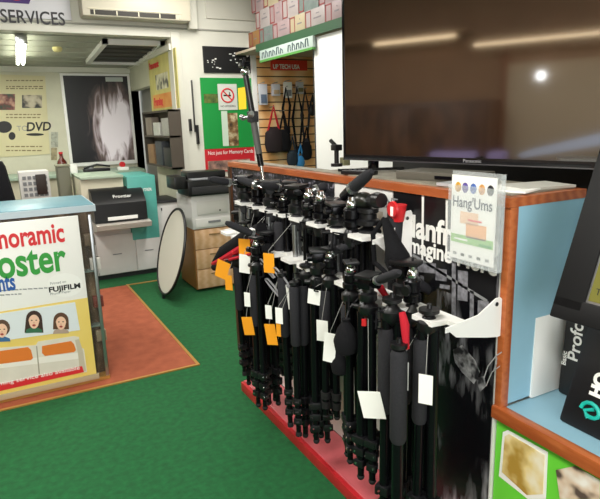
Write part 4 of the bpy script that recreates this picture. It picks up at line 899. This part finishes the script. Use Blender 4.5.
# red topped one hanging off the near bracket
t = thing('red_cap_monopod', (1.235, 1.575, 1.205), 'black monopod with bright red round cap beside the white bracket', 'monopod')
b = B(); b.cyl((0, .01, 0), (0, .03, -.34), .024, .021, 16); b.build('grip_tube', FOAM, t, True)
b = B(); b.tube([(0, 0, .045), (0, 0, .05), (0, 0, -.01)], [.01, .03, .02], 18); b.cyl((-.022, 0, .035), (-.03, 0, .035), .030, .027, 20); b.build('red_cap', REDP, t, True)
b = B(); b.box((-.033, -.01, .012), (-.03, .004, .045), .001); b.build('white_logo', PAPER, t, True)
b = B(); b.tube([(0, .02, .03), (0, .05, .05), (0, .055, .0), (0, .02, -.04)], .007); b.build('loop', BLK, t, True)
# lower rack, front row
T = lambda c, y, z, w=.04, h=.07, r=0: (c, (-.055, y, z), w, h, r)
FX1 = 1.07
place('mono2', 236, 1.02, .90, 'thin monopod at the far left end carrying an orange star-shaped card', .2, grp=G2, lean=(0, -.02), tags=(T(OR, .02, -.03, .075, .09, .3), T(OR, -.02, -.09, .04, .075)), scale=1.05)
place('ball', 246, 1.09, .93, 'ball head tripod with a yellow tag near the far left end', .7, grp=G2, tags=(T(YE, 0, -.12, .035, .085),), scale=1.1)
place('ball', 257, 1.01, .92, 'black tripod with white tag above an orange tag, left cluster', 1.9, grp=G2, tags=(T(WH, 0, -.13, .03, .065), T(OR, .02, -.25, .055, .085, -.15)), scale=1.05)
place('pan', 268, 1.09, .93, 'pan head tripod with silver carry loops in the left cluster', .4, grp=G2, scale=1.04)
place('mono', 282, 1.01, .91, 'monopod with foam grip, white tag and orange tag below', .9, grp=G2, tags=(T(WH, .03, -.13, .03, .065), T(OR, .03, -.22, .05, .1, -.1)), scale=.95, lean=(-.02, .0))
place('mono', 294, 1.02, .89, 'monopod with longest grey foam grip and a narrow white tag', .9, grp=G2, tags=(T(WH, .03, -.10, .032, .075), T(OR, .04, -.17, .02, .07)), scale=.93)
place('nohead', 307, 1.09, .94, 'headless tripod with large white tag at its shoulder', .3, grp=G2, tags=(T(WH, 0.03, -.06, .055, .11, -.1),), scale=.98)
place('pan', 318, 1.07, .95, 'pan head tripod right of the large white tagged headless one', 2.7, grp=G2, scale=.98)
place('ball2', 330, 1.09, .96, 'twist-lock tripod with dome head and white tag, lower rack middle', .2, grp=G2, tags=(T(WH, .02, -.05, .05, .06, .1), T(WH, -.03, -.16, .045, .085)), scale=1.0)
place('ball', 351, 1.05, .96, 'ball head tripod with a tall narrow white tag in lower rack', 1.2, grp=G2, tags=(T(WH, .045, -.17, .045, .12, .08),), scale=.95)
place('pan', 368, 1.04, .95, 'tripod with flip locks hanging left of the grey gripped monopod', 2.0, grp=G2, tags=(T(WH, -.08, -.30, .075, .105, -.2),), scale=.9)
# back row
for px_, kd, rz, l, sc in ((240, 'pan2', 1.0, 'dark tripod behind the yellow tagged one, far left end', .95), (263, 'small', .3, 'short tripod hidden behind the left cluster of the lower rack', 1.3), (276, 'pan', 2.1, 'pan head tripod in back row behind foam gripped monopods', .95), (290, 'ball', .8, 'ball head tripod in back row above the two foam grips', .95), (302, 'pan2', 1.5, 'grey shouldered tripod in back row behind the large white tag', .95), (313, 'ball2', .3, 'twist-lock tripod in back row near the middle of lower rack', 1.05), (323, 'pan', 2.6, 'pan head tripod in back row left of the dome head', .9)):
    place(kd, px_, 1.19, .955, l, rz, grp=G2, scale=sc)
# near cluster
place('nohead', 392, 1.06, .96, 'headless tripod with white side stripe at left of the near cluster', .4, grp=G2, scale=1.1)
t = place('mono', 399, 1.0, .87, 'monopod with thick light grey foam grip in front of the near cluster', .9, grp=G2, scale=1.15)
t.scale = (1.3, 1.3, 1.1)
place('ball2', 412, 1.13, .955, 'twist-lock tripod with red strap in the near cluster', .5, grp=G2, scale=1.3)
place('nohead', 429, 1.10, .955, 'nearest tripod with wide flat plate and paired silver-riveted locks', .1, grp=G2, scale=1.05, tags=(T(WH, .05, -.14, .04, .09), T(WH, -.055, -.14, .04, .09)))
place('pan2', 402, 1.16, .955, 'dark tripod behind the light grey foam grip, near cluster', 2.0, grp=G2, scale=1.2)
# big grey-topped red-collared monopod in the middle (upright grip above lower rack)
t = thing('grip_monopod', (1.03, y_at(364, 1.03, .93), .93), 'monopod with pale grey upright grip and red collar above the lower rack', 'monopod', G2)
b = B(); b.tube([(0, 0, .07), (0, 0, .065), (0, 0, -.03)], [.008, .014, .014], 14); b.build('grey_grip', GREY, t, True)
b = B(); b.cyl((0, 0, -.03), (0, 0, -.055), .02); b.build('red_collar', REDP, t, True)
b = B(); b.cyl((0, 0, -.055), (0, 0, -.5), .013, .011); b.build('tube', BLKM, t, True)
b = B(); b.lathe([(.006, -.53), (.013, -.52), (.012, -.5)], (0, 0, 0)); b.build('rubber_foot', RUBBER, t, True)
# black cloth sling between the racks
c0, c1, c2 = on('x', 1.16, 388, 225), on('x', 1.17, 397, 258), on('x', 1.20, 412, 296)
t = thing('sling_bag', c0, 'large black cloth sling drooping between upper and lower rack below the red cap', 'bag')
b = B(); b.tube([c0+Vector((0, .02, .02)), c0.lerp(c1, .6), c1, c1.lerp(c2, .5), c2], [.012, .03, .045, .042, .012], 14)
b.build('cloth_body', FABB, t)
b = B(); b.tube([c0+Vector((0, .02, .02)), c0+Vector((-.02, .06, -.04)), c0+Vector((-.02, .05, -.14)), c1.lerp(c2, .7)+Vector((-.02, .03, 0))], .009, 8); b.build('strap', FABB, t)
# red straps and clips on the rack
for (pp, lb) in ((((374, 278), (378, 284), (386, 296)), 'short red strap lying on the lower rack left of near cluster'), (((402, 312), (405, 325), (406, 345)), 'hanging red strap between near cluster tripods')):
    pts = [on('x', 1.02 if pp[0][0] > 390 else 1.12, *q) for q in pp]
    t = thing('red_strap', pts[0], lb, 'strap')
    b = B(); b.tube(pts, [.010, .014, .010], 10); b.build('webbing', FABR, t)
    b = B(); b.box(pts[-1]-Vector((.008, .008, .012)), pts[-1]+Vector((.008, .008, .006)), .002); b.build('buckle', REDP, t)
# red / black padded bag at the left end
t = thing('tripod_bag', on('x', 1.0, 240, 240), 'black padded tripod bag with red trim jutting out at the far left of racks', 'bag')
p0 = on('x', 1.0, 214, 262); p1 = on('x', 1.08, 262, 228); p2 = on('x', 1.05, 268, 248)
b = B(); b.tube([p0+Vector((0, 0, .0)), p0.lerp(p1, .25)+Vector((0, 0, .012)), p0.lerp(p1, .7), p1], [.012, .038, .045, .03], 14); b.build('padded_body', FABB, t)
dn = Vector((-.03, 0, -.045))
b = B(); b.tube([p0+dn*.2, p0.lerp(p1, .3)+dn*.75, p0.lerp(p1, .7)+dn*.95, p1+dn*.6], [.012, .02, .02, .012], 8); b.build('red_trim', FABR, t)
b = B(); b.tube([p0+Vector((-.0, 0, -.03)), p0.lerp(p2, .5)+Vector((0, 0, -.03)), p2], [.02, .032, .022], 12); b.build('lower_flap', FABB, t)
b = B(); b.tube([p0.lerp(p2, .45)+Vector((-.035, 0, -.012)), p0.lerp(p2, .9)+Vector((-.03, 0, -.012))], .008); b.build('red_piping', FABR, t)
b = B(); b.box(p1+Vector((-.05, -.0, -.02)), p1+Vector((-.035, .04, .0)), .002); b.build('white_label', PAPER, t)
# small black pouches hung among the tripods
for (px_, py_, x, s, l) in ((346, 335, 1.0, .05, 'small black drawstring pouch hanging below the tall narrow white tag'), (341, 358, 1.03, .045, 'lower black cloth pouch hanging in the gap before the pale panel')):
    c = on('x', x, px_, py_); t = thing('cloth_pouch', c, l, 'pouch')
    b = B(); b.lathe([(.01, -s*1.5), (s*.75, -s*1.2), (s*.9, -s*.4), (s*.6, s*.5), (s*.25, s*1.0), (s*.3, s*1.2)], c, 16); b.build('bag', FABB, t)
    b = B(); b.tube([c+Vector((0, 0, s*1.1)), c+Vector((.02, .01, s*1.8)), c+Vector((.06, .0, s*2.6))], .003, 6); b.build('cord', BLK, t)
# tangle of key-ring loops on the left of the rack
for k, (px_, py_) in enumerate(((272, 268), (287, 277), (279, 288))):
    c = on('x', 1.04, px_, py_); t = thing('silver_loop', c, ['silver sheen strap loop above the left monopods, highest of three', 'silver sheen strap loop right of the other two', 'silver sheen strap loop, lowest of three'][k], 'strap')
    b = B(); b.tube([c+Vector((-.02, .10, .02)), c+Vector((-.03, .05, .035)), c+Vector((-.03, -.02, .015)), c+Vector((-.03, -.09, -.02)), c+Vector((-.02, -.05, -.03)), c+Vector((-.02, .04, -.005)), c+Vector((-.02, .10, .018))], .0045, 8); b.build('loop', M('silver_webbing', '#8a8b90', .4, .3), t)
# tall arm standing in the upper rack
p0 = on('x', 1.19, 268, 207); p3 = on('x', 1.19, 243.5, 62)
t = thing('extended_monopod', p0, 'tall extended monopod arm with silver joint, rising above the counter with yellow tag', 'monopod')
def lp(f): return p0.lerp(p3, f)
b = B(); b.cyl(lp(0), lp(.30), .008, .008); b.build('lower_rod', CHROME, t)
b = B(); b.cyl(lp(.28), lp(.36), .016); b.build('lower_collar', BLKM, t)
b = B(); b.cyl(lp(.36), lp(.60), .0165, .0175, 16); b.build('lower_grip', M('grip_grey', '#4a4a48', .6), t)
b = B(); q = lp(.62); b.box(q-Vector((.022, .026, .028)), q+Vector((.022, .026, .028)), .006); b.build('joint', DGREY, t)
for sgn, dz in ((1, .01), (-1, -.005)):
    b = B(); b.cyl(q, q+Vector((-.03, -sgn*.05, dz)), .009); b.cyl(q+Vector((-.03, -sgn*.05, dz)), q+Vector((-.036, -sgn*.07, dz+.008)), .015, .012); b.build('joint_lever', ALU, t)
b = B(); b.cyl(lp(.65), lp(.90), .016, .015, 16); b.build('upper_grip', BLK, t)
b = B(); b.ball(lp(.93), .024); b.build('ball_joint', CHROME, t)
b = B(); q = lp(.98); b.box(q-Vector((.02, .03, .012)), q+Vector((.02, .03, .014)), .004); b.cyl(q+Vector((0, 0, .014)), q+Vector((0, 0, .035)), .008); b.build('top_clamp', BLKM, t)
b = B(); q = lp(.80)+Vector((0, .04, -.02)); q = q+Vector((0, .02, .04)); b.prism([q+Vector((-.01, .055, .0)), q+Vector((-.01, -.045, .0)), q+Vector((-.01, -.045, -.11)), q+Vector((-.01, .055, -.11))], (.0015, 0, 0)); b.build('yellow_tag', YELLOW, t)
# ================================================================== LEAFLET HOLDER
V = 1.262
t = thing('leaflet_holder', (V, 1.24, 1.1), 'clear holder with white Hang Ums leaflet clipped to the counter front', 'leaflet holder')
ya_, yb_ = 1.338, 1.15; z0, z1 = 1.11, 1.375
b = B(); b.box((V-.002, yb_+.006, z0), (V+.002, ya_, z1)); b.build('leaflet', PAPER, t)
ACR = M('clear_acrylic', '#e8eef0', .04, alpha=.22)
b = B(); b.box((V-.008, yb_-.015, z0-.01), (V-.006, ya_+.008, z1-.03)); b.box((V+.008, yb_-.015, z0-.01), (V+.01, ya_+.008, z1+.012)); b.box((V-.008, yb_-.015, z0-.012), (V+.01, ya_+.008, z0-.01)); b.box((V-.008, yb_-.017, z0-.01), (V+.01, yb_-.015, z1+.012)); b.build('acrylic_pocket', ACR, t)
b = B(); b.box((V+.01, 1.2, 1.30), (CX-.012, 1.29, 1.345)); b.build('clip', ACR, t)
W_ = V-.0022
def lbox(f0, g0, f1, g1, mat, nm, th=.0006):
    b = B(); b.box((W_-th, ya_-(ya_-yb_)*f0, z1-(z1-z0)*g1), (W_, ya_-(ya_-yb_)*f1, z1-(z1-z0)*g0)); return b.build(nm, mat, t)
for k, (f, col) in enumerate(((.08, '#c8962e'), (.24, '#5a4a9a'), (.42, '#4a6ab0'), (.60, '#e0a060'), (.78, '#303038'))):
    cy_, cz_ = ya_-(ya_-yb_)*(f+.07), z1-(z1-z0)*.14
    b = B(); b.prism([(W_, cy_+.013*math.cos(a*PI/6), cz_+.016*math.sin(a*PI/6)) for a in range(12)], (-.0006, 0, 0)); b.build('animal_print', M('anim%d' % k, col, .5, var=.5, vs=90), t)
o = text(t, 'lettering', "Hang'Ums", .047, (W_-.0005, ya_-.006, z1-.098), FX, M('slate_blue_ink', '#3c4658', .5), 1, ext=.0003, bold=.0008)
ys_ = [v.co.y for v in o.data.vertices]; k = (.86*(ya_-yb_))/(max(ys_)-min(ys_)); mxx = max(ys_)
for v in o.data.vertices: v.co.y = (v.co.y-mxx)*k + ya_-.008-t.location.y
lbox(.22, .42, .62, .56, M('peach_print', '#f0c8a4', .5), 'panel_print'); lbox(.36, .55, .8, .72, M('pale_orange', '#f2b06a', .5), 'panel_print'); lbox(.40, .50, .7, .52, PRINTR, 'panel_print', .001)
lbox(.02, .70, .95, .80, M('print_lime', '#8ec46a', .5, var=.2, vs=40), 'green_band')
lbox(.66, .76, .92, .79, PRINTG, 'green_mark', .001); lbox(.1, .745, .4, .765, PAPER, 'white_mark', .001)
for k in range(5): lbox(.08+k*.18, .92, .16+k*.18, .955, PRINTK if k % 2 else PRINTGR, 'icon_mark')
# ================================================================== TV
A = Vector((1.430, 2.235, 1.375)); Dv = Vector((.240, -.971, 0)); Dv.normalize(); Nv = Vector((Dv.y, -Dv.x, 0)); Nv = Vector((-abs(Nv.x), -abs(Nv.y), 0))
TW, TH = 1.42, .82
ang = math.atan2(Dv.y, Dv.x)
t = thing('television', A+Dv*TW/2-Vector((0, 0, .05)), 'large flat television with glossy black screen on the display counter', 'television', rot=(0, 0, ang))
# local frame: x along the screen, -y towards the room
def tvbox(x0, y0, z0, x1, y1, z1, mat, nm, bev=0, parent=None):
    b = B(); b.box((x0-TW/2, y0, z0+.05), (x1-TW/2, y1, z1+.05), bev); return b.build(nm, mat, parent or t, True)
# decide which local y faces the room
face = -1 if (Matrix.Rotation(ang, 3, 'Z') @ Vector((0, -1, 0))).dot(Vector((-1, 0, 0))) > 0 else 1
def ty(v): return -face*v
def tvb(x0, d0, z0, x1, d1, z1, mat, nm, bev=0, parent=None):
    return tvbox(x0, min(ty(d0), ty(d1)), z0, x1, max(ty(d0), ty(d1)), z1, mat, nm, bev, parent)
SCR = M('screen_glass', '#1a110b', .07, spec=1.0, coat=1.0); SCR.node_tree.nodes['Principled BSDF'].inputs['IOR'].default_value = 2.2
tvb(0, .012, 0, TW, .05, TH, BLKG, 'back_shell', .008)
tvb(0, -.001, 0, TW, .012, .022, M('bezel_gloss', '#141417', .2), 'lower_bezel', .002)
tvb(0, -.001, TH-.012, TW, .012, TH, BLKG, 'upper_bezel', .002)
tvb(0, -.001, .022, .012, .012, TH-.012, BLKG, 'side_bezel', .002); tvb(TW-.012, -.001, .022, TW, .012, TH-.012, BLKG, 'side_bezel', .002)
scr = tvb(.012, .002, .022, TW-.012, .012, TH-.012, SCR, 'screen')
tvb(.0, -.003, -.003, TW, .004, .002, M('bezel_silver', '#77787c', .25, .8), 'chrome_edge')
o = text(None, 'lettering', 'Panasonic', .018, (0, 0, 0), (PI/2, 0, 0), M('badge_silver', '#c8c8cc', .3, .5), 1.1, ext=.0003, align='CENTER')
o.parent = t; o.location = (-.04, ty(-.0018), .0555)
if face == 1: o.rotation_euler = (0, 0, PI)
for s in (.16, TW-.16):
    b = B(); b.prism([(s-TW/2-.10, ty(-.10), .003), (s-TW/2-.08, ty(-.10), .003), (s-TW/2+.02, ty(.02), .003), (s-TW/2+.10, ty(.12), .003), (s-TW/2+.08, ty(.12), .003), (s-TW/2-.01, ty(.03), .003)], (0, 0, .012)); b.box((s-TW/2-.02, min(ty(.01), ty(.04)), .012), (s-TW/2+.02, max(ty(.01), ty(.04)), .07), .003); b.build('stand_foot', BLKG, t, True)
# small things on the counter top under the screen
t = thing('media_box', (1.47, 1.55, CT), 'flat grey set-top box under the television centre', 'media box')
b = B(); b.box((1.40, 1.45, CT+.003), (1.56, 1.78, CT+.035), .005, Matrix.Rotation(.25, 3, 'Z')); b.build('body', M('box_grey_brown', '#5b574e', .5), t)
b = B(); b.box((1.395, 1.52, CT+.012), (1.402, 1.60, CT+.024), 0, Matrix.Rotation(.25, 3, 'Z'), (1.48, 1.615, CT)); b.build('display', BLKG, t)
for k, (x, y, w_, d_, rz, l) in enumerate(((1.40, 1.26, .13, .2, .3, 'white paper sheet on counter top behind the leaflet holder'), (1.52, 1.24, .2, .14, -.2, 'pale leaflet on counter top above the blue recess side'), (1.37, 1.42, .08, .13, .1, 'small silver sheet on counter top left of leaflet holder'))):
    b = B(); b.box((x-w_/2, y-d_/2+.0, CT+.0035), (x+w_/2, y+d_/2, CT+.009+.002*k), 0, Matrix.Rotation(rz, 3, 'Z')); tag(b.build('paper_sheet', (PAPER, M('sheet_grey', '#c8c6be', .5), M('sheet_silver', '#b8bcc0', .3))[k]), l, 'paper')
t = thing('remote_control', (1.37, 2.0, CT), 'black remote control lying under the left of the television', 'remote control')
b = B(); b.box((1.345, 1.93, CT+.003), (1.385, 2.09, CT+.02), .005, Matrix.Rotation(.5, 3, 'Z')); b.build('body', BLK, t)
b = B()
for k in range(5): b.box((1.358, 1.96+k*.022, CT+.02), (1.372, 1.97+k*.022, CT+.0225), 0, Matrix.Rotation(.5, 3, 'Z'), (1.365, 2.01, CT))
b.build('buttons', GREY, t)
p = on('z', CT, 345, 166); b = B(); b.box((p.x-.02, p.y-.02, CT+.003), (p.x+.02, p.y+.02, CT+.045), .004); tag(b.build('adapter_plug', M('olive_plug', '#8a8a68', .5)), 'small olive plug block under the left corner of the television', 'plug')
# little dark camera figure at the TV's left corner
p = on('z', CT, 338, 168); t = thing('clamp_mount', (p.x+.03, p.y+.06, CT), 'small black clamp standing at the left edge of the television', 'clamp')
c = Vector((p.x+.03, p.y+.06, CT+.003))
b = B(); b.cyl(c, c+Vector((0, 0, .015)), .03); b.cyl(c+Vector((0, 0, .015)), c+Vector((0, 0, .08)), .012); b.build('base', BLK, t)
b = B(); b.box(c+Vector((-.02, -.025, .08)), c+Vector((.02, .025, .11)), .005); b.cyl(c+Vector((0, 0, .10)), c+Vector((-.01, .04, .13)), .01); b.build('jaw', BLK, t)
t = thing('dark_gap_block', (2.0, 1.8, 0), 'low dark block added behind the television to darken the gap below', 'cabinet')
b = B(); b.box((1.80, 1.18, 0), (2.15, 2.35, 1.47), .006); b.build('body', M('gap_dark', '#151313', .6), t)  # dark block added so the gap under the television looks dark
b = B(); b.box((1.79, 1.17, 1.47), (2.16, 2.36, 1.49), .004); b.build('top', DARKWOOD, t)
# ================================================================== RECESS CONTENTS
t = thing('white_carton', (1.5, 1.12, .655), 'white flat carton leaning on the blue recess side', 'carton')
b = B(); b.prism([(1.43, 1.138, .655), (1.72, 1.138, .655), (1.72, 1.145, .925), (1.435, 1.145, .925)], (0, -.012, 0)); b.build('body', PAPER, t)
def leanbox(name, label, cx, cy, L, D, H, lean, mat, writing):
    t = thing(name, (cx, cy, .654), label, 'box', rot=(0, lean, 0))
    b = B(); b.box((0, -L, 0), (D, 0, H), .012); b.build('carton', mat, t, True); return t
BX = M('box_black', '#141416', .4)
def up_text(t, s, size, y, z, mat, bold=.001, x=-.001):
    # lettering running up the face that looks towards -x
    o = text(None, 'lettering', s, size, (0, 0, 0), (0, 0, 0), mat, 1, ext=.0004, bold=bold)
    # text x -> +z, text y -> +y (so it reads upwards), normal -> -x
    mt = Matrix(((0, 0, -1, x), (0, 1, 0, y), (1, 0, 0, z), (0, 0, 0, 1)))
    o.data.transform(mt); o.parent = t; return o
q = on('z', .654, 557, 392)
t = leanbox('product_carton', 'tall black carton with white lettering running up, farther of two in the recess', q.x+.0, q.y, .2, .09, .42, .05, BX, None)
up_text(t, 'Profoto', .06, -.065, .125, PAPER); up_text(t, 'Basic', .024, -.02, .10, PAPER, .0005)
q = on('z', .654, 560, 419)
t = leanbox('product_carton', 'nearer black carton with teal swirl mark under the kiosk screen', q.x-.01, q.y, .26, .08, .30, .34, BX, None)
up_text(t, 'HQ', .045, -.10, .11, PAPER, .003)
b = B()
c = Vector((-.002, -.085, .065)); M_T = M('teal_print', '#19b5a5', .4)
b.tube([c+Vector((0, .028*math.cos(a*.5), .028*math.sin(a*.5)*(1-a*.05))) for a in range(11)], .006, 8); b.tube([c+Vector((0, .0, -.02)), c+Vector((0, .015, -.002)), c+Vector((0, -.01, .01))], .006, 8); b.build('teal_swirl', M_T, t, True)
# touch kiosk monitor
p = on('x', 1.27, 551, 316)
lean = math.radians(21)
t = thing('touch_kiosk', p, 'black framed touch screen tilted back above the recess at far right', 'touch screen', rot=(0, lean, math.radians(3)))
KW, KH = .42, .50; KB = M('kiosk_black', '#0e0e10', .55, spec=.25)
b = B(); b.box((0, -KW, 0), (.012, 0, KH), .004); b.box((.012, -KW, 0), (.05, 0, KH), .012); b.build('housing', M('kiosk_black', '#1b1b1e', .42), t, True)
b = B()
for (y0, z0, y1, z1) in ((-.082, .03, -.0, KH), (-KW, .0, -.0, .06), (-KW, .0, -KW+.08, KH), (-KW, KH-.05, 0, KH)): b.box((-.010, y0, z0 if z0 > .04 else z0), (.0, y1, z1), .004)
b.build('bezel', M('kiosk_black', '#1b1b1e', .42), t, True)
b = B(); b.box((-.003, -KW+.078, .058), (-.001, -.078, KH-.05)); b.build('inner_lip', ALU, t, True)
b = B(); b.box((-.0045, -KW+.086, .066), (-.003, -.088, KH-.06)); b.build('screen', M('kiosk_screen', '#4c4a20', .3, emit='#8a8534', es=.55), t, True)
o = text(None, 'lettering', 'Touch screen to start', .024, (-.005, -.07, .085), FX, PRINTK, 1, ext=.0004); o.parent = t; o.location = (0, -.03, 0)
b = B(); b.box(p+Vector((.39, -.25, .655-p.z)), p+Vector((.44, -.17, .26)), .006); b.cyl(p+Vector((.13, -.21, .2)), p+Vector((.41, -.21, .2)), .025); b.build('stand', BLK, t)
